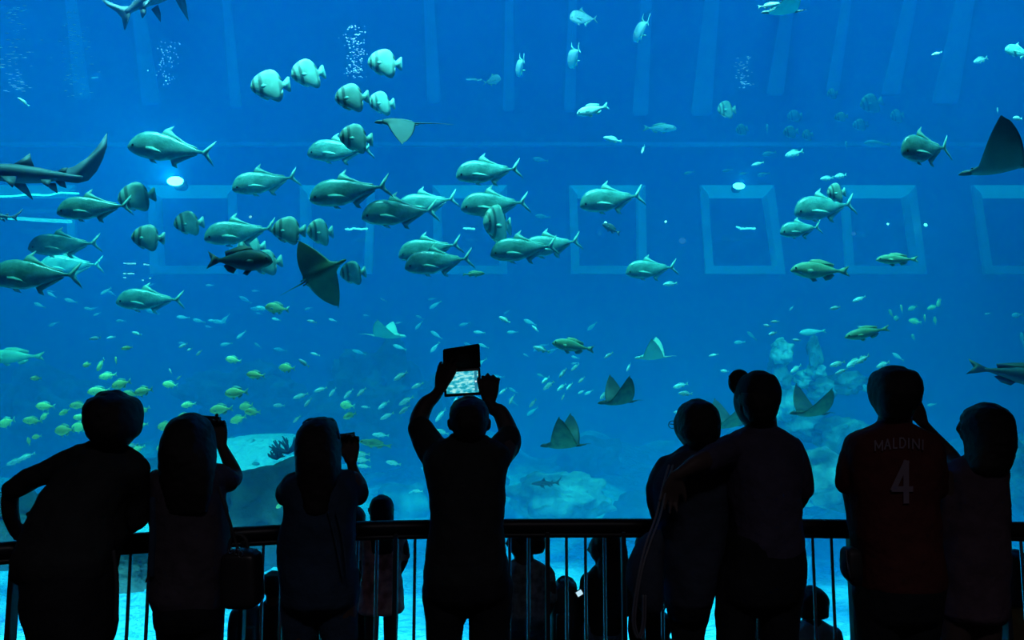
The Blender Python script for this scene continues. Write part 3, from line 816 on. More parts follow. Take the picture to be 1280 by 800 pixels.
def letter(bm, ch, x0, x1, ytop, ybot, wpx, Y):
    for (a, b) in STROKES[ch]:
        P = [Vector((x0 + (x1 - x0) * q[0], ybot + (ytop - ybot) * q[1])) for q in (a, b)]
        d = (P[1] - P[0]).normalized(); nrm = Vector((-d.y, d.x)) * wpx / 2
        d = d * wpx * .35
        cs = []
        n = 4
        for i in range(n + 1):
            c = (P[0] - d).lerp(P[1] + d, i / n)
            cs.append((c - nrm, c + nrm))
        top = [[bm.verts.new(at(q.x, q.y, back_y(q.x, q.y, Y) - .0045)) for q in pr] for pr in cs]
        bot = [[bm.verts.new(at(q.x, q.y, back_y(q.x, q.y, Y) + .002)) for q in pr] for pr in cs]
        for i in range(n):
            bm.faces.new((top[i][0], top[i + 1][0], top[i + 1][1], top[i][1])); bm.faces.new((bot[i][0], bot[i][1], bot[i + 1][1], bot[i + 1][0]))
            bm.faces.new((top[i][0], bot[i][0], bot[i + 1][0], top[i + 1][0])); bm.faces.new((top[i][1], top[i + 1][1], bot[i + 1][1], bot[i][1]))
        bm.faces.new((top[0][0], top[0][1], bot[0][1], bot[0][0])); bm.faces.new((top[-1][0], bot[-1][0], bot[-1][1], top[-1][1]))
bm = bmesh.new()
for ch, x0, x1, dy in (('M', 1094, 1103, 4), ('A', 1106, 1113, 2.2), ('L', 1117, 1122, 1), ('D', 1125, 1132, .6), ('I', 1134, 1138, 1), ('N', 1141, 1149, 1.8), ('I', 1152, 1155, 3)):
    letter(bm, ch, x0, x1, 547 + dy, 559 + dy, 1.8, Y)
tx = add('shirt_lettering', bm, M_print, p7, smooth=False)
tx['label'] = 'pale lettering across the shoulders'
bm = bmesh.new(); letter(bm, '4', 1117, 1139, 578, 627, 7, Y)
tx = add('shirt_number', bm, M_print, p7, smooth=False)
tx['label'] = 'pale number 4 on the back'

# ================================================================ 8: woman at the right
Y = 2.76
loc = (at(1218, 700, Y).x, Y, 0)
tor = [(568, 1208, 1236, .05), (576, 1192, 1250, .07), (588, 1182, 1257, .09), (608, 1180, 1256, .10), (635, 1181, 1255, .105), (660, 1175, 1254, .11), (700, 1173, 1253, .12), (735, 1172, 1252, .12), (765, 1170, 1251, .12)]
arml = [(1196, 586, .06, 11), (1190, 572, .12, 10), (1176, 556, .14, 9), (1162, 540, .12, 7.5), (1153, 528, .10, 6)]
armr = [(1192, 596, .04, 11), (1186, 622, .0, 9.5), (1184, 642, .02, 9), (1174, 634, .10, 7.5), (1166, 620, .18, 6)]
armr = [(1246, 600, .02, 13), (1248, 630, .05, 11), (1243, 655, .12, 9), (1225, 664, .17, 7), (1210, 664, .17, 6)]
bm = bmesh.new(); loft(bm, tor, Y, .012)
hd8 = head(bm, 1225, 513, 563, 38, Y + .02, yaw=66, tilt=9)
limb(bm, [(1226, 550, .0, 13), (1224, 580, .0, 16)], Y)
limb(bm, arml, Y, .001); limb(bm, armr, Y, .002)
Wl = wp(1153, 528, Y + .10); hand(bm, Wl, Vector((-.35, 0, 1)), Vector((-.8, -.2, -.2)), 0.82, -.35, thumb=.6, curls=(-.5, -.4, -.35, -.3))
Wr = wp(1210, 664, Y + .17); hand(bm, Wr, Vector((-.9, .1, 0)), Vector((0, .2, .9)), 0.82, 0.4)
limb(bm, [(1183, 596, -.02, 9), (1186, 622, -.02, 8.5), (1183, 645, .0, 8)], Y)
legs = [[(1194, 750, 0, 21), (1194, 800, 0, 17), (1194, 860, .01, 14), (1193, 920, -.02, 13), (1190, ('z', .1), -.03, 8)], [(1230, 750, 0, 21), (1231, 800, 0, 17.5), (1232, 860, .02, 14), (1233, 920, 0, 13), (1236, ('z', .1), -.02, 8)]]
for L_ in legs: limb(bm, L_, Y)
foot(bm, 1190, Y - .03, ln=.21); foot(bm, 1236, Y - .02, ln=.21)
p8 = body_obj(bm, M_skin, loc, 'woman with long hair and eyeglasses in a mauve dress touching a man\'s cheek')
M_mauve = cloth('dark_mauve_cotton', (0.085, 0.055, 0.075))
bm = bmesh.new(); loft(bm, tor, Y); limb(bm, [(1196, 588, .02, 13), (1188, 602, .0, 11.5), (1186, 628, -.02, 10)], Y, 0, .003); limb(bm, [(1244, 596, .01, 14), (1247, 622, .04, 12.5)], Y, 0, .003)
limb(bm, [(1183, 634, -.02, 9), (1181, 650, -.02, 6), (1176, 662, 0, 8)], Y)
add('dress', bm, M_mauve, p8, .006)
for f in (1190, 1236):
    bm = bmesh.new(); foot(bm, f, Y - .03, r=.042, ln=.23); add('shoe', bm, M_shoe, p8, .006)
bm = bmesh.new(); loft(bm, [(506.5, 1222, 1244, .04, -.01), (511, 1213, 1252, .07, -.01), (522, 1208, 1259, .09, -.015), (536, 1208, 1262, .092, -.02), (550, 1211, 1263, .09, -.03), (568, 1211, 1263, .075, -.045), (582, 1210, 1260, .06, -.06), (590, 1214, 1256, .045, -.07)], Y)
add('hair', bm, M_hair, p8, .006)
glasses(p8, *hd8, M_glass)
# ---------------------------------------------------------------- sea animals: builders
def interp(tab, s):
    for (a, b), (c, d) in zip(tab, tab[1:]):
        if s <= c:
            t = (s - a) / (c - a); t = t * t * (3 - 2 * t) * 0.4 + t * 0.6
            return b + (d - b) * t
    return tab[-1][1]
def fish_body(top, bot, wid, n=26, seg=18, bend=0.0, e=2.0, gill=0.2, L=0.85):
    bm = bmesh.new(); rings = []
    for i in range(n + 1):
        s = L * (i / n) ** 1.15
        zt, zb, ww = interp(top, s), interp(bot, s), interp(wid, s)
        if gill: ww *= 1.07 if s < gill else 1.0
        c, h = (zt + zb) / 2, max((zt - zb) / 2, 0.003)
        zz = bend * max(0, s - .3) ** 2
        rings.append([Vector((s - .5, ww * math.cos(t), c + h * math.sin(t) + zz)) for t in (2 * PI * k / seg for k in range(seg))])
    ring_loft(bm, rings)
    return bm
def fin(bm, pts, th=0.004, y=0.0, M=None):
    """pts: outline in (x, z); a thin solid blade"""
    cx = sum(p[0] for p in pts) / len(pts); cz = sum(p[1] for p in pts) / len(pts)
    F_ = []; 
    for sgn in (-1, 1):
        F_.append([Vector((x, y + sgn * th * .35, z)) for x, z in pts])
    a = [bm.verts.new(M @ v if M else v) for v in F_[0]]; b = [bm.verts.new(M @ v if M else v) for v in F_[1]]
    n = len(a)
    bm.faces.new(a[::-1]); bm.faces.new(b)
    for i in range(n):
        bm.faces.new((a[i], a[(i + 1) % n], b[(i + 1) % n], b[i]))
def scaly(name, c1, c2, rough=0.35, scale=9, bands=None, spec=0.6, stripe=None):
    """natural colour pattern in the animal's own coordinates; bands are the dark upright bars of the species"""
    m = noisy(name, c1, c2, scale, rough, 0.5, 4, spec, bscale=38, dist=0.006)
    nt = m.node_tree; N, L = nt.nodes, nt.links
    if bands:
        b = N['Principled BSDF']; src = b.inputs['Base Color'].links[0].from_socket
        tc = N.new('ShaderNodeTexCoord'); sx = N.new('ShaderNodeSeparateXYZ'); L.new(tc.outputs['Object'], sx.inputs[0])
        r = N.new('ShaderNodeValToRGB'); r.color_ramp.elements[0].position = 0; r.color_ramp.elements[0].color = (0, 0, 0, 1)
        while len(r.color_ramp.elements) > 1: r.color_ramp.elements.remove(r.color_ramp.elements[-1])
        r.color_ramp.elements[0].color = (0, 0, 0, 1)
        for (a, w_, d) in bands:
            for p, v in ((a - w_, 0), (a - w_ * .5, d), (a + w_ * .5, d), (a + w_, 0)):
                el = r.color_ramp.elements.new(max(0.001, min(.999, p))); el.color = (v, v, v, 1)
        ma = N.new('ShaderNodeMath'); ma.operation = 'ADD'; ma.inputs[1].default_value = 0.5
        L.new(sx.outputs[0], ma.inputs[0]); L.new(ma.outputs[0], r.inputs['Fac'])
        mx = N.new('ShaderNodeMixRGB'); mx.inputs[2].default_value = (0.03, 0.07, 0.06, 1)
        L.new(r.outputs['Color'], mx.inputs[0]); L.new(src, mx.inputs[1]); L.new(mx.outputs[0], b.inputs['Base Color'])
    return m
M_silver = scaly('silver_green_scales', (0.09, 0.32, 0.27), (0.20, 0.56, 0.48), 0.25)
M_bat = scaly('pale_batfish_skin', (0.22, 0.48, 0.38), (0.34, 0.64, 0.49), 0.5, 5, bands=((0.085, 0.04, .75), (0.25, 0.055, .75), (.72, .05, .45)))
M_yel = scaly('yellow_green_scales', (0.85, 0.85, 0.30), (1.0, 1.0, 0.42), 0.5)
M_pale = scaly('pale_silver_scales', (0.45, 0.72, 0.68), (0.62, 0.86, 0.80), 0.4)
M_dark = scaly('dark_brown_scales', (0.015, 0.05, 0.048), (0.03, 0.085, 0.075), 0.6)
M_olive = scaly('olive_scales', (0.22, 0.42, 0.24), (0.36, 0.58, 0.34), 0.5)
M_shark = scaly('slate_shark_skin', (0.03, 0.05, 0.07), (0.05, 0.075, 0.09), 0.6, 4)
M_finp = mat('pale_fin_membrane', (0.25, 0.60, 0.50), 0.5)
M_find = mat('dark_fin_membrane', (0.06, 0.09, 0.08), 0.6)
M_bright = mat('bright_fin_edge', (0.95, 0.98, 0.75), 0.4)
M_eye = mat('fish_eye', (0.01, 0.01, 0.012), 0.15)
def ball(bm, c, r, sc=(1, 1, 1), seg=8):
    g = bmesh.ops.create_icosphere(bm, subdivisions=1 if seg <= 8 else 2, radius=r)
    for v in g['verts']: v.co = Vector((v.co.x * sc[0], v.co.y * sc[1], v.co.z * sc[2])) + Vector(c)
def eyes(root, x, z, y, r):
    for s in (-1, 1):
        bm = bmesh.new(); ball(bm, (x, s * y, z), r, (1, .5, 1)); obj('eye', bm, M_eye, root)
def park(root):
    root.location = (0, 13, -40)
    return root
PROTO = {}
def make_trevally(m=M_silver, name='trevally', deep=1.0, filament=True):
    top = [(0, .0), (.02, .055), (.06, .115), (.12, .165), (.2, .195), (.3, .2), (.45, .165), (.6, .105), (.72, .055), (.8, .025), (.86, .018)]
    bot = [(0, -.03), (.02, -.055), (.06, -.085), (.14, -.115), (.25, -.14), (.38, -.15), (.5, -.125), (.62, -.085), (.74, -.04), (.82, -.02), (.86, -.018)]
    top = [(a, b * deep) for a, b in top]; bot = [(a, b * deep) for a, b in bot]
    wid = [(0, .012), (.03, .035), (.1, .055), (.25, .068), (.45, .058), (.65, .03), (.8, .012), (.86, .010)]
    r = obj(name, fish_body(top, bot, wid), m)
    bm = bmesh.new(); fin(bm, [(.32, -.006), (.37, .03), (.42, .085), (.50, .155), (.475, .10), (.43, .04), (.42, .0), (.43, -.04), (.475, -.10), (.50, -.165), (.42, -.09), (.37, -.03)], .010); obj('tail_fin', bm, M_finp, r)
    bm = bmesh.new(); fin(bm, [(-.14, .18 * deep), (-.10, .235 * deep), (.0, .29 * deep), (-.03, .235 * deep), (.02, .18 * deep), (.15, .10 * deep), (.28, .055 * deep), (.3, .03 * deep), (.1, .08 * deep), (-.1, .15 * deep)], .008); obj('dorsal_fin', bm, M_finp, r)
    bm = bmesh.new(); fin(bm, [(.0, -.13 * deep), (.03, -.20 * deep), (.09, -.225 * deep), (.07, -.17 * deep), (.16, -.115 * deep), (.29, -.045 * deep), (.3, -.02 * deep), (.1, -.09 * deep)], .008); obj('anal_fin', bm, M_finp, r)
    for s in (-1, 1):
        Mx = Matrix.Translation((-.27, s * .066, -.03)) @ Matrix.Rotation(s * .28, 4, 'Z')
        bm = bmesh.new(); fin(bm, [(0, .022), (.08, .018), (.17, -.02), (.25, -.075), (.15, -.05), (.07, -.03), (0, -.012)], .008, M=Mx); obj('pectoral_fin', bm, M_finp, r)
    bm = bmesh.new(); fin(bm, [(-.27, -.105 * deep), (-.22, -.17 * deep), (-.15, -.185 * deep), (-.19, -.14 * deep), (-.19, -.11 * deep)], .010); obj('pelvic_fin', bm, M_bright, r)
    eyes(r, -.425, .0, .045, .021)
    return park(r)
def make_batfish():
    top = [(0, .01), (.02, .08), (.06, .17), (.14, .26), (.25, .345), (.38, .39), (.5, .385), (.6, .34), (.68, .25), (.74, .12), (.79, .06), (.84, .055)]
    bot = [(0, -.05), (.02, -.09), (.06, -.15), (.14, -.22), (.25, -.28), (.38, -.335), (.5, -.37), (.6, -.375), (.68, -.30), (.74, -.13), (.79, -.06), (.84, -.055)]
    wid = [(0, .02), (.03, .06), (.1, .085), (.25, .10), (.45, .08), (.65, .04), (.84, .015)]
    r = obj('batfish', fish_body(top, bot, wid, n=28, seg=20), M_bat)
    bm = bmesh.new(); fin(bm, [(.25, .05), (.32, .11), (.42, .20), (.46, .19), (.46, .06), (.465, 0), (.46, -.06), (.45, -.19), (.40, -.19), (.31, -.11), (.25, -.05)], .014); obj('tail_fin', bm, M_finp, r)
    bm = bmesh.new(); fin(bm, [(-.2, .33), (-.1, .40), (.02, .42), (.12, .385), (.2, .30), (.25, .20), (.27, .12), (.2, .12), (.1, .25), (0, .33)], .016); obj('dorsal_fin', bm, M_bat, r)
    bm = bmesh.new(); fin(bm, [(-.1, -.30), (.0, -.385), (.1, -.43), (.18, -.41), (.23, -.33), (.26, -.22), (.27, -.12), (.2, -.13), (.1, -.25), (0, -.31)], .016); obj('anal_fin', bm, M_bat, r)
    for s in (-1, 1):
        Mx = Matrix.Translation((-.24, s * .10, -.05)) @ Matrix.Rotation(s * .5, 4, 'Z')
        bm = bmesh.new(); fin(bm, [(0, .03), (.07, .05), (.13, .02), (.13, -.04), (.06, -.06), (0, -.03)], .012, M=Mx); obj('pectoral_fin', bm, M_finp, r)
    bm = bmesh.new(); fin(bm, [(-.36, -.21), (-.28, -.30), (-.14, -.37), (-.10, -.35), (-.18, -.28), (-.22, -.24)], .028); obj('pelvic_fin', bm, M_bright, r)
    eyes(r, -.42, .03, .075, .026)
    return park(r)
def make_simple(name, m, h, fork=.16, w=.5, fm=None, tailx=.5, parts=True, dorsal=True):
    top = [(0, .0), (.03, h * .35), (.1, h * .7), (.22, h * .95), (.36, h), (.52, h * .82), (.68, h * .45), (.78, h * .2), (.84, h * .17)]
    bot = [(0, -.01), (.03, -h * .25), (.1, -h * .5), (.22, -h * .78), (.36, -h * .88), (.52, -h * .72), (.68, -h * .38), (.78, -h * .19), (.84, -h * .17)]
    wid = [(0, .01), (.04, h * w * .55), (.12, h * w * .85), (.3, h * w), (.5, h * w * .8), (.7, h * w * .4), (.84, h * w * .15)]
    r = obj(name, fish_body(top, bot, wid, n=16, seg=12, L=.84), m)
    fm = fm or M_finp
    k = h * .17
    bm = bmesh.new(); fin(bm, [(.31, k), (.40, fork * .6), (.5, fork), (.46, fork * .35), (.44, 0), (.46, -fork * .35), (.5, -fork), (.40, -fork * .6), (.31, -k)], .012); obj('tail_fin', bm, fm, r)
    if dorsal:
        bm = bmesh.new(); fin(bm, [(-.22, h * .85), (-.14, h * 1.25), (0, h * 1.3), (.12, h * 1.05), (.24, h * .75), (.22, h * .35), (0, h * .8)], .01); obj('dorsal_fin', bm, fm, r)
        bm = bmesh.new(); fin(bm, [(.04, -h * .7), (.08, -h * 1.1), (.17, -h * .95), (.24, -h * .5), (.2, -h * .3)], .01); obj('anal_fin', bm, fm, r)
        bm = bmesh.new(); fin(bm, [(-.2, -h * .75), (-.13, -h * 1.25), (-.06, -h * 1.1), (-.1, -h * .8)], .012); obj('pelvic_fin', bm, fm, r)
    if parts:
        for s in (-1, 1):
            Mx = Matrix.Translation((-.25, s * h * w * .98, -.1 * h)) @ Matrix.Rotation(s * .5, 4, 'Z')
            bm = bmesh.new(); fin(bm, [(0, .02), (.07, .02), (.12, -.02), (.06, -.045), (0, -.02)], .01, M=Mx); obj('pectoral_fin', bm, fm, r)
        eyes(r, -.43, h * .22, h * w * .72, .018)
    return park(r)
def make_shark(bend=0.0, name='shark', m=M_shark, lobe=False):
    top = [(0, .0), (.03, .025), (.1, .05), (.2, .075), (.32, .085), (.5, .07), (.65, .042), (.76, .025), (.84, .018)]
    bot = [(0, -.005), (.03, -.02), (.1, -.04), (.2, -.065), (.32, -.08), (.5, -.07), (.65, -.04), (.76, -.024), (.84, -.016)]
    wid = [(0, .02), (.05, .05), (.12, .07), (.25, .085), (.4, .075), (.6, .045), (.76, .02), (.84, .012)]
    r = obj(name, fish_body(top, bot, wid, n=26, seg=16, bend=bend, gill=0, L=.84), m)
    B = lambda x: bend * max(0, x + .5 - .3) ** 2
    def F(nm, pts):
        bm = bmesh.new(); fin(bm, [(x, z + B(x)) for x, z in pts], .014); obj(nm, bm, m, r)
    if lobe: F('tail_fin', [(.05, .04), (.16, .05), (.27, .10), (.36, .18), (.43, .28), (.50, .42), (.505, .30), (.48, .18), (.44, .07), (.38, -.02), (.30, -.05), (.15, -.04)])
    else: F('tail_fin', [(.28, .02), (.36, .06), (.44, .13), (.53, .24), (.48, .12), (.42, .04), (.40, -.02), (.43, -.10), (.36, -.06), (.30, -.02)])
    F('dorsal_fin', [(-.20, .07), (-.13, .13), (-.07, .19), (-.06, .14), (-.03, .07)])
    F('second_dorsal_fin', [(.14, .04), (.18, .075), (.22, .085), (.21, .03)])
    F('anal_fin', [(.13, -.04), (.17, -.085), (.22, -.10), (.2, -.03)])
    for s in (-1, 1):
        Mx = Matrix.Translation((-.25, s * .06, -.04)) @ Matrix.Rotation(s * .7, 4, 'X')
        bm = bmesh.new(); fin(bm, [(0, .0), (.07, -.08), (.15, -.17), (.14, -.08), (.12, 0)], .016, M=Mx); obj('pectoral_fin', bm, m, r)
        Mx = Matrix.Translation((.04, s * .04, -.05 + B(.04))) @ Matrix.Rotation(s * .6, 4, 'X')
        bm = bmesh.new(); fin(bm, [(0, .0), (.03, -.05), (.08, -.09), (.08, 0)], .014, M=Mx); obj('pelvic_fin', bm, m, r)
    eyes(r, -.44, .02, .05, .009)
    return park(r)
M_raytop = scaly('dark_ray_back', (0.025, 0.055, 0.05), (0.05, 0.09, 0.075), 0.55, 6)
M_raybel = scaly('pale_ray_belly', (0.30, 0.50, 0.40), (0.42, 0.62, 0.50), 0.6, 4)
def make_ray(flap=(0.5, 0.5), name='eagle_ray', topm=None, belm=None, tail=0.9, sweep=0.25):
    """unit chord ~1 along x (nose at -0.5), half span ~1 along y; flap: how far each wing is raised (radians at the tip)"""
    nu, nv = 40, 16
    bm = bmesh.new()
    def chord(u):
        a = abs(u)
        f = -.38 + .10 * min(1, a / .15) - .05 * math.exp(-(a / .1) ** 2) + sweep * a + .14 * a ** 3
        b = .42 - .04 * a - .26 * a ** 3 + (.02 if a < .12 else 0)
        if a > .9: b = max(f + .02, b - (a - .9) * .6)
        return f, max(b, f + .015)
    def P(u, v, side):
        a = abs(u); fl = flap[0] if u < 0 else flap[1]
        # arc bend of the wing
        n = 14; y = z = 0.0; ds = a / n
        for i in range(n):
            ang = fl * ((i + .5) * ds) ** .45 * .85
            y += math.cos(ang) * ds; z += math.sin(ang) * ds
        f, b = chord(u)
        x = f + (b - f) * v
        th = (.085 * math.exp(-(a / .16) ** 2) + .028 * (1 - a)) * math.sin(PI * min(1, max(0, v)) ** .8) ** .8
        yy = math.copysign(y, u); ang = fl * a ** .45 * .85
        nz, ny = math.cos(ang), -math.sin(ang) * math.copysign(1, u)
        return Vector((x, yy + ny * th * side, z + nz * th * side * (1.0 if side > 0 else .7)))
    T = [[bm.verts.new(P(-1 + 2 * i / nu, j / nv, 1)) for j in range(nv + 1)] for i in range(nu + 1)]
    Bv = [[T[i][j] if (j in (0, nv)) else bm.verts.new(P(-1 + 2 * i / nu, j / nv, -1)) for j in range(nv + 1)] for i in range(nu + 1)]
    for i in range(nu):
        for j in range(nv):
            bm.faces.new((T[i][j], T[i + 1][j], T[i + 1][j + 1], T[i][j + 1])).material_index = 0
            q = [Bv[i][j], Bv[i][j + 1], Bv[i + 1][j + 1], Bv[i + 1][j]]
            bm.faces.new(q).material_index = 1
    bm.faces.new([T[0][j] for j in range(nv + 1)] + [Bv[0][j] for j in range(nv - 1, 0, -1)])
    bm.faces.new([T[nu][j] for j in range(nv + 1)] + [Bv[nu][j] for j in range(nv - 1, 0, -1)])
    r = obj(name, bm, topm or M_raytop); r.data.materials.append(belm or M_raybel)
    bm = bmesh.new(); tube(bm, [(-.36, 0, .0, .05), (-.46, 0, .0, .045), (-.52, 0, -.01, .02)], seg=12, k=3); obj('snout', bm, topm or M_raytop, r)
    bm = bmesh.new(); tube(bm, [(.36, 0, .01, .03), (.6, 0, .03, .016), (.42 + tail * .6, 0, .05, .008), (.42 + tail, 0, .04, .004)], seg=8, k=3); obj('tail', bm, topm or M_raytop, r)
    for s in (-1, 1):
        bm = bmesh.new(); fin(bm, [(.36, .0), (.48, .015), (.50, -.01), (.38, -.02)], .05, y=s * .06); obj('pelvic_fin', bm, topm or M_raytop, r)
    eyes(r, -.34, .05, .085, .018)
    return park(r)

def place_tree(proto, M, label, cat, group=None, used=set(), kids=True, name=None):
    """the first use of a kind takes the built one, the others are copies of it and of its parts"""
    if proto.name not in used and kids:
        used.add(proto.name); o = proto
    else:
        o = proto.copy(); COL.objects.link(o)
        for k in ('label', 'category', 'group'):
            if k in o: del o[k]
        if kids:
            for ch in KIDS[proto.name]:
                c = ch.copy(); COL.objects.link(c); c.parent = o
    o.matrix_world = M
    tag(o, label, cat, group)
    return o
def along(nose, tail, Y, dY=0.0, up=None, wide=1.0, tall=1.0):
    """matrix that lays a unit fish from the nose pixel to the tail pixel"""
    a, b = at(nose[0], nose[1], Y), at(tail[0], tail[1], Y + dY)
    L = (b - a).length
    x = (b - a).normalized(); u = up or Vector((0, 0, 1))
    y = u.cross(x)
    if y.length < .2: y = Vector((0, 1, 0))
    y.normalize(); z = x.cross(y)
    if z.z < 0 and up is None: y, z = -y, -z
    c = (a + b) / 2
    return Matrix(((x.x * L, y.x * L * wide, z.x * L * tall, c.x), (x.y * L, y.y * L * wide, z.y * L * tall, c.y), (x.z * L, y.z * L * wide, z.z * L * tall, c.z), (0, 0, 0, 1)))
def banked(px, py, Y, size, nose, span, ratio=1.0):
    """matrix for a ray: nose direction and span direction in world axes"""
    n = Vector(nose).normalized(); s = Vector(span); s = (s - n * s.dot(n)).normalized(); x = -n; z = x.cross(s)
    if z.z < 0: s = -s; z = -z
    c = at(px, py, Y)
    return Matrix(((x.x * size, s.x * size * ratio, z.x * size * ratio, c.x), (x.y * size, s.y * size * ratio, z.y * size * ratio, c.y), (x.z * size, s.z * size * ratio, z.z * size * ratio, c.z), (0, 0, 0, 1)))

trev = make_trevally()
bat = make_batfish()
snap = make_simple('snapper', M_yel, .21, .15, .42)
fus = make_simple('fusilier', M_pale, .13, .10, .55)
fus_far = make_simple('silver_fish', M_pale, .15, .09, .55, parts=False, dorsal=False)
grp = make_simple('grouper', M_dark, .17, .13, .5, fm=M_find)
oliv = make_simple('wrasse', M_olive, .115, .07, .55, fm=M_olive)
look = make_trevally(M_pale, 'lookdown', 1.45)
shk = make_shark(0.0)
shk_b = make_shark(0.0, 'shark', lobe=True)
KIDS = {o.name: list(o.children) for o in (trev, bat, snap, fus, fus_far, grp, oliv, look, shk, shk_b)}
# ---------------------------------------------------------------- sea animals: where they swim
G1 = 'big silver trevallies swimming in a loose shoal'
for nose, tail, Y, dY, lab in (
    ((160, 182), (269, 192), 8.6, .1, 'big silver trevally swimming highest at the left, under the faint wall ledge'),
    ((290, 236), (374, 220), 8.8, .3, 'silver trevally with raised dorsal fin, just right of the bright underwater lamp'),
    ((387, 249), (489, 231), 8.5, .1, 'silver trevally with forked tail up, above the long wavy light reflection'),
    ((71, 265), (166, 256), 8.4, .2, 'silver trevally overlapping the lower half of a banded batfish'),
    ((35, 310), (127, 303), 8.9, .3, 'dim silver trevally under the wavy light tubes at the far left'),
    ((48, 334), (130, 330), 10.6, .2, 'fainter trevally swimming deeper behind the trevally with sparkling cheek'),
    ((-14, 347), (103, 343), 8.3, .1, 'silver trevally with sparkling cheek, its head cut by the left edge'),
    ((145, 377), (231, 374), 9.2, .2, 'dim trevally lowest of the shoal, under the small lit sign'),
    ((255, 298), (347, 284), 8.7, .3, 'silver trevally directly above the dark grouper'),
    ((384, 192), (468, 186), 9.0, .1, 'trevally whose back half hides behind a banded batfish'),
    ((570, 220), (652, 210), 8.8, .2, 'silver trevally alone above the second upright window frame'),
    ((452, 271), (548, 262), 8.6, .2, 'front trevally of the overlapping pair beside the wavy reflection'),
    ((496, 262), (573, 247), 9.3, .1, 'rear trevally of the overlapping pair beside the wavy reflection'),
    ((576, 260), (662, 252), 8.8, .2, 'silver trevally crossing the window frame above a lone batfish'),
    ((498, 320), (578, 304), 9.1, .1, 'upper trevally of the two swimming one above the other'),
    ((506, 334), (592, 322), 8.7, .2, 'lower trevally of the two swimming one above the other'),
    ((613, 318), (698, 306), 8.7, .1, 'front trevally of the two overlapping nose to tail'),
    ((652, 314), (727, 300), 9.1, .1, 'rear trevally of the two overlapping nose to tail'),
    ((725, 257), (805, 243), 8.9, .2, 'silver trevally inside the top of the large square window frame'),
    ((782, 341), (847, 333), 9.4, .1, 'bright trevally at the bottom corner of the large square window frame'),
    ((993, 266), (1069, 254), 9.0, .2, 'trevally with glittering head beside the tilted window frame'),
    ((975, 291), (1027, 283), 9.2, .1, 'small trevally below the one with the glittering head'),
):
    place_tree(trev, along(nose, tail, Y, dY), lab, 'fish', G1)
place_tree(trev, along((1127, 190), (1187, 184), 8.2, .25, tall=1.25), 'bright deep-bodied trevally with a tall crescent tail in front of the flying ray', 'fish', G1)
G2 = 'round banded batfish'
for c, L_, Y, dY, ang, lab in (
    ((339, 107), 52, 8.6, .1, -4, 'batfish highest on the left but one, its tail touching the next batfish'),
    ((386, 92), 44, 8.6, .2, -6, 'batfish just right of the first pair, above open water'),
    ((482, 79), 45, 8.6, .1, 3, 'batfish swimming highest of all, above the flat ray'),
    ((441, 122), 45, 8.4, .1, -3, 'batfish under the rising column of bubbles'),
    ((478, 129), 34, 8.9, .2, 3, 'smaller batfish tucked behind another, over the flat ray'),
    ((446, 173), 44, 8.3, .2, 5, 'batfish in front of a trevally, its belly fin bright'),
    ((172, 246), 50, 8.7, .1, -8, 'batfish behind the tail of a trevally near the bright lamp'),
    ((237, 279), 40, 8.8, .2, -4, 'batfish under the bright underwater lamp'),
    ((186, 297), 44, 8.6, .1, 3, 'batfish above the small lit sign'),
    ((362, 288), 45, 8.5, .1, 2, 'larger batfish of the touching pair above the diamond-shaped ray'),
    ((401, 290), 34, 8.6, .3, 0, 'smaller batfish of the touching pair above the diamond-shaped ray'),
    ((442, 341), 34, 8.7, .2, -4, 'batfish beside the wing of the diamond-shaped ray'),
    ((334, 328), 42, 9.1, .1, -6, 'batfish peeping out below the dark grouper'),
    ((315, 309), 38, 9.4, .1, -3, 'batfish squeezed between a trevally and the dark grouper'),
    ((623, 281), 35, 8.6, .5, 8, 'lone batfish turned half away inside the window frame'),
    ((909, 137), 24, 10.5, .1, 0, 'small pale batfish far off in the upper water'),
    ((1046, 241), 24, 8.8, .1, -4, 'small batfish riding above the back of the glittering trevally'),
):
    a = math.radians(ang)
    n = (c[0] - L_ / 2 * math.cos(a), c[1] - L_ / 2 * math.sin(a)); t = (c[0] + L_ / 2 * math.cos(a), c[1] + L_ / 2 * math.sin(a))
    place_tree(bat, along(n, t, Y, dY * 1.0), lab, 'fish', G2)
def P(proto, nose, tail, Y, dY, lab, cat='fish', group=None, **k):
    return place_tree(proto, along(nose, tail, Y, dY, **k), lab, cat, group)
P(grp, (341, 327), (259, 325), 8.2, .1, 'dark brown grouper heading right, in front of pale batfish')
P(look, (712, 22), (747, 24), 9.5, .1, 'silver lookdown fish with trailing filament, highest at mid width', tall=.95)
for (x, y, h, r, lab) in ((651, 83, 20, -4, 'narrow fish seen end on, leftmost of the three upright slivers'), (718, 71, 22, -10, 'narrow fish seen end on, middle one of the three upright slivers'), (802, 37, 24, 8, 'narrow fish seen end on, rightmost of the three upright slivers')):
    c = at(x, y, 9.5); s = h * mpp(y, 9.5) / .48
    M = Matrix.Translation(c) @ Matrix.Rotation(math.radians(r), 4, 'Y') @ Matrix.Rotation(math.radians(-78), 4, 'Z') @ Matrix.Diagonal((s, s * 1.2, s, 1))
    place_tree(look, M, lab, 'fish')
P(fus, (721, 143), (761, 132), 9.0, .1, 'slim pale fish with upturned tail, below the lookdown fish', tall=1.15)
P(fus, (846, 161), (804, 160), 11.0, .2, 'faint blue fish heading right in the upper water')
P(fus, (754, 172), (778, 177), 9.5, .1, 'small pale fish under the slim fish with upturned tail')
P(fus, (802, 192), (806, 182), 9.5, .1, 'tiny bright fish pointing down near the faint blue fish')
P(look, (626, 98), (604, 104), 10.5, .1, 'dim lookdown fish facing right beside the faint window reflections')
P(oliv, (988, 338), (1062, 339), 8.8, .1, 'plain green fish with fanned tail, low between two window frames', tall=1.25)
P(oliv, (1095, 325), (1148, 324), 8.9, .1, 'slender green fish lying level inside the right window frame')
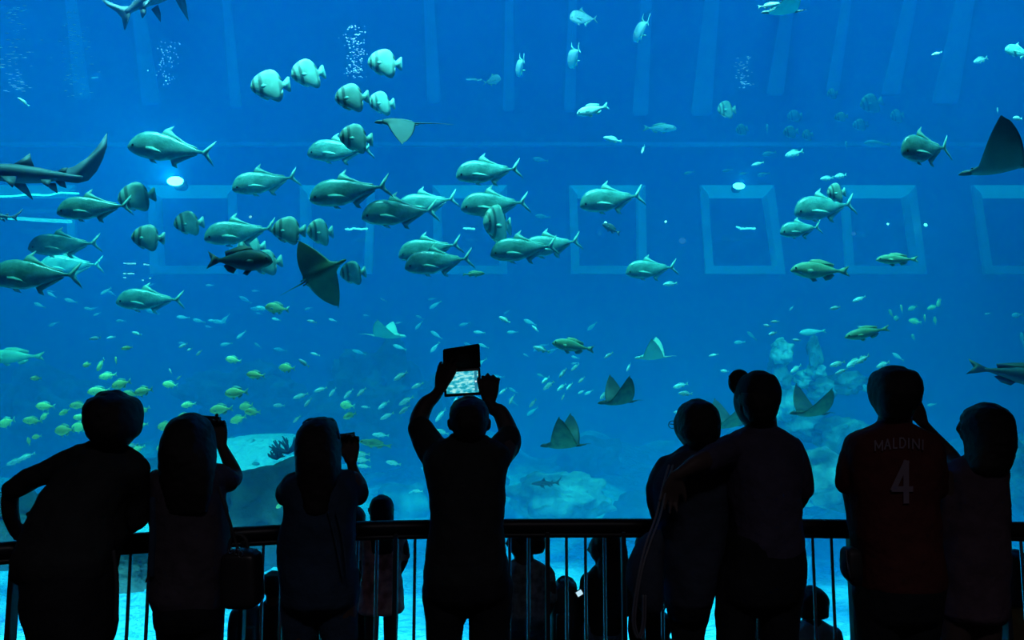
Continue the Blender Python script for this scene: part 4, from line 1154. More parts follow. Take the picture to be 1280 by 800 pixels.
P(oliv, (1056, 422), (1112, 410), 8.7, .1, 'slender green fish nose down above the reef column')
P(grp, (753, 280), (775, 292), 10.0, .1, 'small dark fish inside the large square window frame')
P(oliv, (606, 342), (578, 343), 9.2, .1, 'small green fish under the lowest trevally pair')
P(oliv, (690, 429), (743, 437), 8.8, .1, 'pale green grouper-like fish above the small slanting fish', tall=1.3)
P(fus, (829, 356), (847, 354), 10.0, .1, 'small pale fish under the bright trevally')
P(oliv, (-20, 447), (56, 445), 11.5, .2, 'large dim fish low at the far left edge', tall=1.2)
P(trev, (1256, 62), (1292, 68), 9.2, .1, 'pale fish cut by the upper right edge', group=G1)
P(fus, (22, 122), (37, 133), 9.0, .1, 'small pale fish near the rippled glints')
P(fus, (976, 5), (947, 9), 8.3, .1, 'pale spotted fish swimming against the dark ray at the top', tall=1.0)
P(shk_b, (-38, 214), (130, 224), 8.6, .3, 'big dark shark curling its tail upward at the far left', 'shark', tall=.95, wide=1.1)
P(shk, (246, -44), (141, 27), 8.6, .2, 'dark shark leaving through the top edge, tail fin lowest', 'shark', tall=1.5, wide=1.4)
P(grp, (1345, 482), (1209, 458), 8.8, .2, 'long dark fish heading right, cut by the right edge', 'fish', tall=.62)
P(shk, (-30, 268), (26, 272), 9.4, .1, 'shark tail poking in at the left edge below the big curled shark', 'shark')
P(oliv, (449, 552), (490, 558), 9.0, .1, 'slender shark-like fish swimming level above the paler fish')
P(shk, (664, 605), (702, 603), 10.0, .1, 'small dark shark gliding over the seabed', 'shark')

# rays
def ray(flap, M, lab, **k):
    r = make_ray(flap, **k); r.matrix_world = M
    return tag(r, lab, 'ray')
ray((1.55, .6), banked(1243, 212, 8.2, .66, (-.9, .42, -.02), (.42, .9, .0)), 'large ray with one wing raised high, at the right edge near the bright trevally', tail=.5, sweep=.2, topm=scaly('grey_teal_ray_back', (0.05, 0.12, 0.11), (0.08, 0.17, 0.15), 0.6, 4), belm=scaly('grey_teal_ray_belly', (0.08, 0.18, 0.16), (0.12, 0.24, 0.2), 0.6, 4))
ray((0.3, 0.45), banked(404, 340, 8.2, .56, (.80, -.1, .42), (.50, .35, -.85), .82), 'dark green diamond-shaped ray banking below the batfish pair', topm=scaly('green_ray_back', (0.10, 0.24, 0.16), (0.14, 0.30, 0.19), 0.6, 5), belm=scaly('green_ray_belly', (0.10, 0.26, 0.17), (0.14, 0.32, 0.20), 0.6, 5), tail=.6, sweep=.3)
ray((-.5, -.1), banked(497, 154, 8.4, .50, (-.95, -.15, .0), (.05, .82, .48)), 'flat teal ray gliding under the highest batfish', topm=scaly('teal_ray_back', (0.04, 0.11, 0.11), (0.06, 0.15, 0.14), 0.6, 4))
ray((0.9, 0.9), banked(976, 15, 8.8, .46, (-1, 0, -.02), (0, .95, .25)), 'dark ray at the top edge with the pale spotted fish before it', tail=.3)
M_rg = scaly('yellow_green_ray_belly', (0.04, 0.09, 0.06), (0.10, 0.22, 0.11), 0.6, 5)
ray((1.5, 1.5), banked(770, 503, 8.8, .44, (-.95, -.3, -.02), (-.28, .95, .05)), 'ray with both wings raised like sails, middle of the open water', belm=M_rg, tail=.4)
ray((1.5, 1.5), banked(702, 557, 9.0, .50, (-.95, .3, -.02), (.28, .95, .05)), 'ray with wings raised, gliding over the pale seabed patch', belm=M_rg, tail=.3)
ray((1.3, 1.5), banked(1010, 517, 9.2, .50, (-.95, -.3, .04), (-.28, .95, .05)), 'ray with wings raised beside the reef column, past the capped man', belm=M_rg, tail=.4)
ray((1.2, 1.2), banked(905, 532, 9.6, .50, (-1, -.2, -.02), (-.2, .95, .1)), 'green ray showing between the woman with glasses and the capped man', belm=M_rg, tail=.5)
ray((1.2, 1.3), banked(814, 447, 10.0, .42, (-1, .3, 0), (.3, .95, .1)), 'pale ray with two upright wing tips above the sail-winged ray', topm=M_raybel, tail=.4)
ray((.8, .9), banked(486, 420, 11.5, .52, (1, -.1, -.02), (.1, .95, .1)), 'faint pale ray far off left of the tablet', topm=M_raybel, tail=.5)

# schools of small fish; a label counts a fish's place from the top of its school
ORD = ('topmost', 'second highest', 'third highest', 'fourth highest', 'fifth highest', 'sixth highest', 'seventh highest', 'eighth highest', 'ninth highest', 'tenth highest', 'eleventh highest', 'lowest')
rnd = random.Random(7)
def school(proto, fish, where, kind, group, Y0=9.0, Y1=10.5, ang=-8, tall=1.0):
    fish = sorted(fish, key=lambda f: f[1])
    for i, f in enumerate(fish):
        x, y, L_ = f[:3]; a = math.radians((f[3] if len(f) > 3 else ang) + rnd.uniform(-5, 5))
        Y = rnd.uniform(Y0, Y1)
        n = (x - L_ / 2 * math.cos(a), y - L_ / 2 * math.sin(a)); t = (x + L_ / 2 * math.cos(a), y + L_ / 2 * math.sin(a))
        o = ORD[i] if i < len(fish) - 1 or len(fish) > 12 else 'lowest'
        place_tree(proto, along(n, t, Y, rnd.uniform(-.1, .15), tall=tall * rnd.uniform(.92, 1.1)), '%s, %s %s' % (kind, o, where), 'fish', group)
K = 'small yellow-green snapper'
school(snap, [(159, 435, 15), (109, 456, 11), (126, 456, 18, -60), (135, 470, 24, -12), (45, 473, 15), (145, 451, 9, 80)], 'high above the leaning man', K, 'snappers high above the leaning man')
school(snap, [(124, 489, 30, -3), (152, 480, 26, -14), (163, 493, 20, 8), (180, 489, 24, -14), (57, 508, 25, 3), (81, 515, 16, -30), (99, 507, 25, -2), (102, 522, 22, 5), (41, 526, 26, -3), (56, 520, 14, -40)], 'beside the leaning man\'s head', K, 'snappers beside the leaning man\'s head')
school(snap, [(9, 528, 22, -22), (81, 538, 25, -3), (101, 534, 24, -6), (36, 552, 11, 80), (46, 546, 13), (177, 531, 18, -10), (180, 513, 18, -30)], 'lowest around the leaning man\'s head', K, 'snappers lowest around the leaning man\'s head')
school(snap, [(213, 481, 20, 2), (236, 506, 20, -8), (231, 520, 18), (208, 533, 22, -8), (172, 573 - 12, 22, -20), (201, 558, 14, -40)], 'around the compact camera', K, 'snappers around the woman with the compact camera')
school(snap, [(292, 450, 21, 4), (320, 469, 24, 8), (296, 491, 30, -4), (277, 512, 30, -8), (308, 508, 18), (316, 515, 21, 2), (298, 524, 22, -20), (359, 460, 21, 3)], 'between the two photographing women', K, 'snappers between the two photographing women')
P(snap, (429, 523), (446, 516), 9.0, .1, 'lone yellow snapper above the phone')
P(snap, (345, 635), (356, 628), 9.0, .1, 'lone yellow fish beside the sleeve of the woman with the phone')
P(snap, (331, 384), (362, 387), 9.3, .1, 'lone green snapper above the snapper shoal', tall=1.1)
P(snap, (425, 506), (444, 508), 10.4, .1, 'dim round fish just above the lone yellow snapper', tall=1.3)
K = 'slender pale blue fish'
school(fus, [(401, 487, 18, -22), (416, 490, 15, -50), (376, 495, 21, -16), (385, 503, 15, -45), (436, 492, 18, -50), (452, 490, 16, -42), (371, 524, 13, -48), (349, 507, 15, -5), (380, 454, 17, 35), (394, 443, 13, 20), (390, 402, 13, 12)], 'above the woman with the phone', K, 'slender fish above the woman with the phone')
school(fus, [(480, 506, 18, -35), (484, 520, 20, -25), (501, 470, 21, -30), (508, 501, 22, -32), (506, 512, 18, -35), (522, 482, 17, -28), (551, 519, 21, -48), (476, 544, 22, 4), (552, 540, 20, 10), (457, 509, 12, 5), (570, 500, 16, -60)], 'around the tablet man\'s left arm', K, 'slender fish around the tablet man\'s left arm')
school(fus, [(452, 568, 22, 2), (453, 575, 21, 2), (455, 583, 19, 6), (492, 579, 20, 12), (522, 614, 14, 8), (456, 602, 9, 0)], 'low between the phone and the tablet man', K, 'slender fish low between the phone and the tablet man')
school(fus, [(719, 459, 14, -42), (704, 466, 15, -48), (682, 475, 13, -40), (686, 482, 18, -38), (702, 484, 15, -38), (712, 483, 12, -50), (727, 475, 12, -45), (761, 444, 14, -38)], 'over the sail-winged ray', 'slanting pale fish', 'slanting fish right of the tablet, upper')
school(fus, [(640, 499, 15, -58), (666, 504, 14, -50), (629, 489, 13, -35), (727, 490, 10, -30), (786, 459, 12, -60), (704, 496, 10, -60), (677, 437, 23, 20), (755, 494, 14, -45)], 'right below the tablet man\'s hand', 'slanting scattered pale fish', 'slanting fish right of the tablet, lower')
school(fus, [(631, 400, 17, 25), (669, 411, 12, 40), (851, 482, 20, -12), (857, 492, 18, 5), (892, 444, 13, -8), (906, 464, 11, 5), (848, 485 + 30, 12, 0)], 'spread thinly over the open middle water', K, 'thinly spread slender fish')
school(fus, [(1044, 385, 14, -12), (1074, 374, 19, -18), (959, 407, 10, 15), (966, 417, 11, -15), (969, 402, 11, 0), (996, 425, 11, 5)], 'high above the reef column', K, 'slender fish high above the reef column')
school(fus, [(995, 461, 17, -35), (1047, 455, 21, -20), (1068, 453, 23, -30), (1079, 449, 19, -32), (1104, 456, 18, -22), (1052, 464, 18, -24)], 'beside the reef column', K, 'slender fish beside the reef column')
school(fus, [(171, 417, 13, 20), (139, 422, 12, -8), (119, 423, 15, -6), (229, 432, 13, -22), (237, 437, 8, -30), (249, 441, 10, -40), (224, 472, 8, -35), (213, 464, 8, 60)], 'above the snapper shoal', K, 'slender fish above the snapper shoal')
school(fus, [(947, 205, 17, -18), (1226, 75, 19, -20), (1171, 67, 14, -12), (1272, 148, 12, 0), (1247, 138, 8, 85), (1034, 223, 17, -8), (1051, 220, 16, -12), (993, 192, 24, -12)], 'scattered upper right', K, 'slender fish scattered in the upper right water')
school(fus, [(20, 577, 26, -22), (33, 571, 26, -24), (165, 505 + 58, 20, 15), (163, 558, 22, -10)], 'low beside the leaning man\'s shoulders', K, 'slender fish low beside the leaning man')
K = 'hazy pale fish far off'
school(bat, [(994, 145, 20), (989, 165, 20), (1010, 169, 14), (928, 162, 16), (1041, 117, 14), (1052, 146, 18), (1076, 156, 20), (1122, 145, 18), (1090, 129, 30)], 'grouped in the upper right haze', K, 'hazy round fish in the upper right', 13.5, 15.5, tall=.95)
school(fus_far, [(959, 162, 14, 85), (962, 192, 18), (1058, 182, 12, 85), (1097, 180, 34, 0), (910, 213, 14), (862, 216, 14), (955, 218, 16), (930, 217, 12), (676, 200, 20, 5), (679, 271, 20, 0)], 'above the window frames', K, 'hazy long fish in the upper right', 13, 15)
school(snap, [(1114, 392, 11, 60), (1127, 386, 11, 80), (1141, 385, 13, -20), (1166, 384, 15, -20), (1174, 378, 11, -60), (1144, 402, 17, 5), (1169, 401, 11, 80), (1156, 399, 12, 85), (1142, 422, 8, 60), (1121, 398, 7)], 'above the shirt with the number', K, 'hazy round fish above the numbered shirt', 12, 13.5)
school(fus_far, [(1016, 415, 34, -4), (940, 420, 16, 40), (925, 428, 14, 0), (1235, 392, 9), (1272, 394, 14), (1165, 506, 12), (1085, 487, 30, 20), (990, 385, 9, -50), (1278, 425, 20, 80), (1075, 408, 8)], 'low around the reef column', K, 'hazy long fish low around the reef column', 12.5, 15)
# the many faint slivers of far fish low over the reef
for gi, (x0, x1, y0, y1, n, wh) in enumerate(((215, 560, 372, 445, 24, 'between the snappers and the tablet'), (20, 330, 352, 412, 24, 'under the trevally shoal at the left'), (575, 760, 385, 520, 24, 'over the open middle water'), (480, 640, 430, 640, 10, 'around the tablet man'), (880, 1270, 430, 640, 12, 'over the right-hand reef'))):
    for _ in range(n):
        x, y = rnd.uniform(x0, x1), rnd.uniform(y0, y1); L_ = rnd.uniform(9, 19); a = math.radians(rnd.uniform(-50, 30)); Y = rnd.uniform(12.5, 16.5)
        if rnd.random() < .5: a = math.radians(rnd.uniform(0, 35))
        M = along((x - L_ / 2 * math.cos(a), y - L_ / 2 * math.sin(a)), (x + L_ / 2 * math.cos(a), y + L_ / 2 * math.sin(a)), Y, 0)
        if M.translation.z < bed_z(M.translation.x, Y) + .25: continue
        place_tree(fus_far, M, 'faint sliver of a far small fish ' + wh, 'fish', 'faint far fish ' + wh)
# ---------------------------------------------------------------- reef, bubbles and lights in the tank
M_rock = noisy('blue_grey_reef_rock', (0.05, 0.09, 0.10), (0.40, 0.52, 0.50), 1.6, 0.95, 0.9, 6, ramp=(0.42, 0.68), bscale=5, dist=0.12)
M_rockd = noisy('dark_reef_rock', (0.03, 0.05, 0.055), (0.10, 0.14, 0.13), 1.5, 0.95, 0.8, 6, ramp=(0.42, 0.68), bscale=6, dist=0.1)
M_rockp = noisy('pale_encrusted_rock', (0.20, 0.34, 0.34), (0.85, 0.95, 0.88), 3.0, 0.9, 0.9, 6, ramp=(0.42, 0.62), bscale=9, dist=0.08)
def rock(c, s, seed, m, lab, group=None, amp=.4, name='reef_rock', sub=5):
    bm = bmesh.new(); bmesh.ops.create_icosphere(bm, subdivisions=sub, radius=1.0)
    for v in bm.verts:
        p = v.co.copy()
        d = 1 + amp * noise.noise(p * 1.3 + Vector((seed, 0, 0))) + amp * .55 * noise.noise(p * 3.1 + Vector((0, seed, 0))) + amp * .22 * noise.noise(p * 7.5 + Vector((0, 0, seed)))
        v.co = Vector((p.x * s[0], p.y * s[1], p.z * s[2])) * d
    o = obj(name, bm, m); o.location = c
    return tag(o, lab, 'rock', group)
def pxrock(px, py, Y, w_, h_, seed, m, lab, group=None, amp=.4, base=False, sub=5):
    c = at(px, py, Y); k = mpp(py, Y)
    s = (w_ / 2 * k, min(w_, h_) / 2 * k * .9, h_ / 2 * k)
    return rock(c, s, seed, m, lab, group, amp, sub=sub)
pxrock(352, 640, 10.0, 150, 130, 3, M_rockd, 'dark blue boulder sloping down beside the woman with the phone')
pxrock(20, 662, 9.6, 130, 80, 8, M_rockd, 'low dark boulder behind the leaning man\'s elbow')
pxrock(150, 715, 8.6, 90, 50, 18, M_rockd, 'low dark boulder seen between the railing bars left of the plum blouse')
pxrock(465, 500, 16.5, 120, 120, 5, M_rockd, 'large dim rock arching in the far haze left of the tablet', amp=.6)
pxrock(540, 520, 17.0, 70, 90, 15, M_rockd, 'tall dim rock in the far haze behind the tablet man', amp=.6)
pxrock(300, 500, 17.5, 130, 80, 25, M_rockd, 'wide dim rock in the far haze above the sandy plateau', amp=.6)
pxrock(60, 520, 17.5, 150, 110, 35, M_rockd, 'wide dim rock in the far haze behind the snapper shoal', amp=.6)
pxrock(700, 620, 13.0, 120, 60, 45, M_rock, 'mottled rock under the ray over the pale seabed patch')
for i, (x, y, w_, h_, m, lab) in enumerate((
    (978, 440, 26, 32, M_rockp, 'knobbly pale head topping the reef column'), (972, 470, 26, 46, M_rock, 'upper stem of the reef column'), (979, 505, 34, 50, M_rockp, 'bright encrusted base of the reef column beside the cap'),
    (1018, 440, 16, 34, M_rock, 'curved branch of reef rock, higher of the arch'), (1019, 463, 22, 20, M_rockp, 'pale knob closing the reef arch'), (1006, 474, 22, 20, M_rockp, 'round pale coral knob under the arch'), (1028, 488, 30, 28, M_rock, 'mottled rock under the reef arch'),
    (1058, 478, 50, 26, M_rock, 'rock ledge running from the arch toward the numbered shirt'), (1000, 530, 70, 40, M_rock, 'broad rock at the foot of the reef column'), (1050, 545, 60, 50, M_rock, 'rock at the foot of the ledge beside the numbered shirt'))):
    pxrock(x, y, 13.6 + .15 * (i % 3), w_, h_, 60 + i * 3, m, lab, 'reef column rocks', .55, sub=4)
pxrock(1030, 600, 12.0, 110, 70, 90, M_rock, 'mottled boulder above the handrail between the two right couples')
pxrock(1265, 590, 12.5, 90, 90, 93, M_rock, 'mottled boulder at the right edge above the handrail')
rr = random.Random(11)
for i in range(46):
    x = rr.uniform(-11, 12); y = rr.uniform(10.5, 19); s = rr.uniform(.18, .62) * (0.7 + (y - 10) * .09)
    if -8.5 < x * 14 / y < -3.2 and y > 9 and rr.random() < .8: continue
    rock((x, y, bed_z(x, y) + s * .25), (s * rr.uniform(.9, 1.6), s, s * rr.uniform(.5, 1.1)), i * 7.3, (M_rock, M_rockd, M_rock)[i % 3], 'mottled rock lying half buried on the seabed', 'rocks scattered over the seabed', .5, sub=3)
for i in range(48):
    x = rr.uniform(-6.2, -3.6); y = rr.uniform(10.8, 14.5); s = rr.uniform(.02, .055)
    rock((x, y, bed_z(x, y) + s * .2), (s * rr.uniform(.9, 1.6), s, s * rr.uniform(.5, .9)), i * 5.1, (M_rockp, M_rockp, M_rock)[i % 3], 'small rubble stone lying on the bright sandy plateau', 'rubble stones on the sandy plateau', .5, sub=2)
# branching coral on the boulder
M_cor = mat('dark_coral', (0.03, 0.05, 0.07), 0.9)
def coral(px, py, Y, s, seed, lab):
    r = random.Random(seed); bm = bmesh.new(); c = at(px, py, Y)
    for i in range(16):
        a = r.uniform(-1.35, 1.35); b = r.uniform(-.8, .8); d = Vector((math.sin(a), math.sin(b) * .6, math.cos(a))).normalized(); L_ = s * r.uniform(.6, 1)
        k = d.orthogonal().normalized() * L_ * .12
        tube(bm, [(*c, .022), (*(c + d * L_ * .5 + k), .018), (*(c + d * L_), .008)], seg=6, k=2)
        e = c + d * L_ * .5 + k; d2 = (d + Vector((r.uniform(-.8, .8), 0, r.uniform(-.3, .6)))).normalized()
        tube(bm, [(*e, .014), (*(e + d2 * L_ * .35), .007)], seg=6, k=1)
    o = obj('branching_coral', bm, M_cor); shift(o, c); tag(o, lab, 'coral', 'branching corals')
coral(360, 566, 10.0, .28, 3, 'dark branching coral standing on the sloping boulder')
coral(346, 573, 9.9, .14, 5, 'small branching coral lower on the sloping boulder')
# columns of rising bubbles and surface ripple glints shaped as flat beads
M_bub_glint = mat('bubble_and_glint', (0.9, 0.97, 1.0), 0.2, 0, 1.0)
def bubbles(name, x0, x1, y0, y1, n, Y, r0, r1, lab, seed, flat=1.0, cat='bubbles'):
    r = random.Random(seed); bm = bmesh.new()
    for i in range(n):
        x = r.gauss((x0 + x1) / 2, (x1 - x0) / 4.5); y = r.uniform(y0, y1); c = at(x, y, Y + r.uniform(-.15, .15)); rad = r.uniform(r0, r1)
        ball(bm, c, rad, (flat, 1, 1 / flat))
    o = obj(name, bm, M_bub_glint); o['kind'] = 'stuff'; tag(o, lab, cat)
bubbles('bubble_column', 428, 458, 32, 98, 150, 9, .004, .010, 'column of tiny bubbles above a batfish', 1, 1.3)
bubbles('bubble_column', 194, 224, 52, 106, 70, 9.5, .004, .010, 'column of tiny bubbles below the departing shark', 2)
bubbles('bubble_column', 919, 941, 70, 110, 60, 10, .004, .011, 'short column of bubbles high in the upper right water', 3, 2.2)
bubbles('ripple_glints', -5, 40, 5, 115, 110, 10, .004, .012, 'rippled surface glints built as flattened beads at the upper left edge', 4, 3.6)
bubbles('ripple_glints', 72, 112, 15, 122, 90, 10.5, .004, .010, 'second patch of surface glints built as flattened beads near the upper left', 5, 3.6)
# lamps, lit things and reflections given a glow, seen in and through the far windows
def lamp_thing(px, py, Y, r, e, lab, watts=0, col=(.25, .9, 1.0)):
    c = at(px, py, Y); root = empty('underwater_lamp', c, lab, 'lamp')
    bm = bmesh.new(); tube(bm, [(c.x, c.y + r * 1.5, c.z, r * 1.1), (c.x, c.y + r * 2.4, c.z, r * .8)], seg=14, k=1); adopt(obj('lamp_housing', bm, M_rockd), root)
    bm = bmesh.new(); ball(bm, c - Vector((0, .04, 0)), r, (1.3, .5, .75), 16); adopt(obj('lamp_lens', bm, glow('lamp_glow', col, e)), root)
    if watts:
        l = bpy.data.lights.new('lamp_light', 'POINT'); l.energy = watts; l.color = col; l.shadow_soft_size = .02
        lo = bpy.data.objects.new('lamp_light', l); lo.location = (0, -.08 - r * .5, 0); lo.parent = root; COL.objects.link(lo)
lamp_thing(220, 227, 15.5, .14, 20, 'bright oval underwater lamp glowing among the trevallies', 260)
lamp_thing(923, 233, 18.5, .12, 14, 'small bright lamp on the head of the fourth window frame', 60)
def strip(pts, Y, r, e, name, lab, cat, col=(.12, .75, 1.0), group=None):
    bm = bmesh.new(); tube(bm, [(*at(x, y, Y), r) for x, y in pts], seg=8, k=3)
    c = at(pts[0][0], pts[0][1], Y); o = obj(name, bm, glow(name + '_glow', col, e)); shift(o, c); tag(o, lab, cat, group)
strip([(-20, 246), (18, 245), (35, 243), (60, 244), (75, 241), (98, 242)], 19.5, .024, 7, 'light_tube', 'thin wavy light tube behind the big curled shark', 'light')
strip([(-20, 271), (20, 273), (50, 275), (88, 277)], 19.5, .05, 2.6, 'light_tube', 'thicker dim light tube below the thin wavy one', 'light')
for (x, y, n, wd, lab) in ((445, 286, 6, 28, 'row of wavy reflections built as glowing beads between the trevallies'), (586, 286, 3, 14, 'short row of reflections built as glowing beads above the lowest trevally pair'), (932, 285, 5, 24, 'row of reflections built as glowing beads inside the fourth window frame'), (118, 97 + 0, 2, 8, 'pair of reflections built as glowing beads near the glints'), (592, 99, 3, 20, 'faint reflections built as glowing beads in the upper water left of the dim lookdown')):
    root = empty('reflected_light', at(x, y, 19.6), lab, 'light')  # light reflections put in as small glowing beads
    for i in range(n):
        q = rr.uniform(-1.5, 1.5); a = x - wd / 2 + wd * (i + .2) / n
        bm = bmesh.new(); tube(bm, [(*at(a, y + q, 19.6), .022), (*at(a + wd / n * .7, y + q * .3, 19.6), .03)], seg=8, k=1)
        adopt(obj('reflection_bead', bm, glow('reflection_glow', (.3, .9, 1), 3.5 if y > 200 else .8)), root)
for (x, y, r, col, e, lab) in ((757, 278, .035, (.8, 1, 1), 7, 'tiny white spotlight inside the large square window frame'), (832, 277, .032, (.8, 1, 1), 7, 'tiny white spotlight right of the large square window frame'), (1110, 280, .03, (.8, 1, 1), 6, 'tiny white spotlight inside the right window frame'), (1157, 281, .045, (.6, 1, .9), 7, 'small twin spotlight beside the right window frame'), (313, 271, .04, (1, .6, .6), 3, 'small pinkish spotlight above a trevally'), (853, 301, .09, (.35, .25, .75), .6, 'dim violet spotlight between two window frames'), (1067, 292, .06, (.45, .25, .7), .6, 'dim violet lit square inside the right window frame')):
    c = at(x, y, 19.6); bm = bmesh.new(); ball(bm, c, r, (1.1, .6, 1), 16); o = obj('spotlight', bm, glow('spot_glow', col, e)); shift(o, c); tag(o, lab, 'light')
root = empty('lit_sign', at(170, 335, 19.6), 'small broken lit sign seen low through the water, left of the batfish', 'sign')
for (x0, x1, y) in ((155, 157, 329), (159, 169, 329.5), (180, 182, 330.5), (184, 186, 331), (155, 157, 342), (160, 167, 342), (155, 157, 347), (178, 179, 350), (187, 188, 348)):
    bm = bmesh.new(); tube(bm, [(*at(x0, y, 19.6), .02), (*at(x1, y, 19.6), .02)], seg=6, k=1); adopt(obj('lit_segment', bm, glow('sign_glow', (.75, .9, 1), 2.5)), root)
# ---------------------------------------------------------------- things held and carried
def slab(px, py, Y, w_, h_, d, rotz=0, tilt=0, yaw=0, bev=.004):
    """a rounded slab centred on the pixel; returns matrix and bmesh"""
    c = at(px, py, Y)
    bm = bmesh.new(); bx(bm, -w_ / 2, w_ / 2, -d / 2, d / 2, -h_ / 2, h_ / 2, bev)
    M = Matrix.Translation(c) @ Matrix.Rotation(math.radians(yaw), 4, 'Z') @ Matrix.Rotation(math.radians(tilt), 4, 'X') @ Matrix.Rotation(math.radians(rotz), 4, 'Y')
    return M, bm
def picture_glow(name, strength=1.0):
    """a live camera picture of the tank on a screen"""
    m = bpy.data.materials.new(name); m.use_nodes = True; nt = m.node_tree; N, L = nt.nodes, nt.links
    N.remove(N['Principled BSDF'])
    tc = N.new('ShaderNodeTexCoord'); mp = N.new('ShaderNodeMapping'); mp.inputs['Scale'].default_value = (45, 45, 110)
    n = N.new('ShaderNodeTexNoise'); n.inputs['Scale'].default_value = 1.0; n.inputs['Detail'].default_value = 5
    r = N.new('ShaderNodeValToRGB')
    r.color_ramp.elements[0].position = .38; r.color_ramp.elements[0].color = (.01, .28, .36, 1)
    r.color_ramp.elements[1].position = .62; r.color_ramp.elements[1].color = (.36, .85, .80, 1)
    e = r.color_ramp.elements.new(.47); e.color = (.03, .50, .66, 1)
    em = N.new('ShaderNodeEmission'); em.inputs[1].default_value = strength
    L.new(tc.outputs['Object'], mp.inputs[0]); L.new(mp.outputs[0], n.inputs['Vector']); L.new(n.outputs['Fac'], r.inputs[0]); L.new(r.outputs[0], em.inputs[0]); L.new(em.outputs[0], N['Material Output'].inputs['Surface'])
    return m
M_dev = mat('black_device_shell', (0.012, 0.012, 0.014), 0.35)
M_case = mat('black_leather_case', (0.016, 0.016, 0.018), 0.6)
# tablet with its cover folded up, held by the man in black
k = mpp(470, 2.82)
root = empty('tablet', at(578, 478, 2.82), 'tablet in black case with cover folded up, bright picture of the tank on it', 'tablet')
root.rotation_euler = (math.radians(-8), math.radians(-3.2), 0)
bm = bmesh.new(); bx(bm, -23 * k, 23 * k, -.004, .006, -17 * k, 17.5 * k, .003); obj('tablet_body', bm, M_dev, root)
bm = bmesh.new(); bx(bm, -20 * k, 20 * k, -.0052, -.0042, -13.6 * k, 13.4 * k); obj('screen', bm, picture_glow('tank_picture_on_screen', 1.05), root)['label'] = 'bright cyan picture of the fish tank'
bm = bmesh.new(); bx(bm, 15.2 * k, 18.6 * k, -.0062, -.0052, -12 * k, 13 * k); obj('toolbar', bm, glow('toolbar_glow', (.02, .22, .34), 1), root)
bm = bmesh.new(); bx(bm, 15.9 * k, 17.9 * k, -.0068, -.0060, -1 * k, 1 * k, .001); obj('shutter_button', bm, glow('button_glow', (.8, .95, 1), 1), root)
bm = bmesh.new(); vv = bx(bm, -23.5 * k, 23.5 * k, -.001, .006, 17 * k, 47 * k)
for v in vv:
    if v.co.z > 30 * k: v.co.z += (v.co.x / (23.5 * k)) * 2.4 * k; v.co.y += .012
bmesh.ops.bevel(bm, geom=bm.edges[:], offset=.004, segments=2, affect='EDGES'); obj('case_cover', bm, M_case, root)
# compact camera
M, bm = slab(261, 528, 2.70, .085, .048, .022, 4, 0, -8)
cam_o = obj('compact_camera', bm, M_dev); cam_o.matrix_world = M; tag(cam_o, 'dark compact camera at the eye of the woman in the plum blouse', 'camera')
bm = bmesh.new(); tube(bm, [(0.012, .010, 0, .018), (0.012, .03, 0, .016)], seg=14, k=1); obj('lens', bm, M_dev, cam_o)
bm = bmesh.new(); tube(bm, [(.028, 0, .022, .006), (.028, 0, .029, .006)], seg=10, k=1); obj('shutter_button', bm, M_dev, cam_o)
# phone of the woman with sunglasses
M, bm = slab(430, 552, 2.84, .095, .062, .009, -8, 0, -10, .003)
ph = obj('phone', bm, M_dev); ph.matrix_world = M; tag(ph, 'dark phone held up sideways by the woman with sunglasses on her hair', 'phone')
bm = bmesh.new(); bx(bm, .022, .040, .0046, .0062, .006, .024, .0015); obj('camera_bump', bm, M_dev, ph)
bm = bmesh.new(); bx(bm, -.043, .043, -.0052, -.0046, -.027, .027); obj('screen', bm, mat('dim_phone_screen', (.01, .012, .016), .1), ph)
# handbag
Y = 2.46
bm = bmesh.new(); loft(bm, [(691, 284, 321, .040), (696, 280, 324, .046), (722, 279, 326, .050), (748, 280, 327, .052), (754, 283, 324, .046)], Y, e=5)
hb = obj('handbag', bm, mat('black_bag_leather', (0.014, 0.013, 0.016), 0.45)); shift(hb, at(302, 722, Y)); tag(hb, 'black leather handbag hanging from the shoulder of the woman with the compact camera', 'handbag')
bm = bmesh.new(); limb(bm, [(274, 610, .0, 2), (280, 630, -.02, 1.9), (288, 655, -.01, 1.9), (294, 676, 0, 1.9), (300, 693, 0, 1.9)], Y, seg=8); adopt(obj('shoulder_strap', bm, M_strap), hb)
bm = bmesh.new(); limb(bm, [(286, 694, .02, 2.4), (288, 676, .02, 2.4), (298, 668, .02, 2.4), (308, 676, .02, 2.4), (310, 694, .02, 2.4)], Y, seg=8); adopt(obj('handle', bm, M_strap), hb)
for (x, y) in ((296, 690), (301, 693), (288, 688)):
    bm = bmesh.new(); v = at(x, y, Y - .045); tube(bm, [(v.x + .006 * math.cos(t), v.y, v.z + .009 * math.sin(t), .0014) for t in (PI * 2 * i / 10 for i in range(11))], seg=6, k=1)
    adopt(obj('metal_ring', bm, M_bal), hb)
bm = bmesh.new(); loft(bm, [(622, 188, 197, .02), (650, 189, 198, .025), (690, 188, 198, .028), (716, 188, 196, .025), (720, 190, 195, .015)], 2.48)
add('draped_scarf', bm, M_navy, p2)
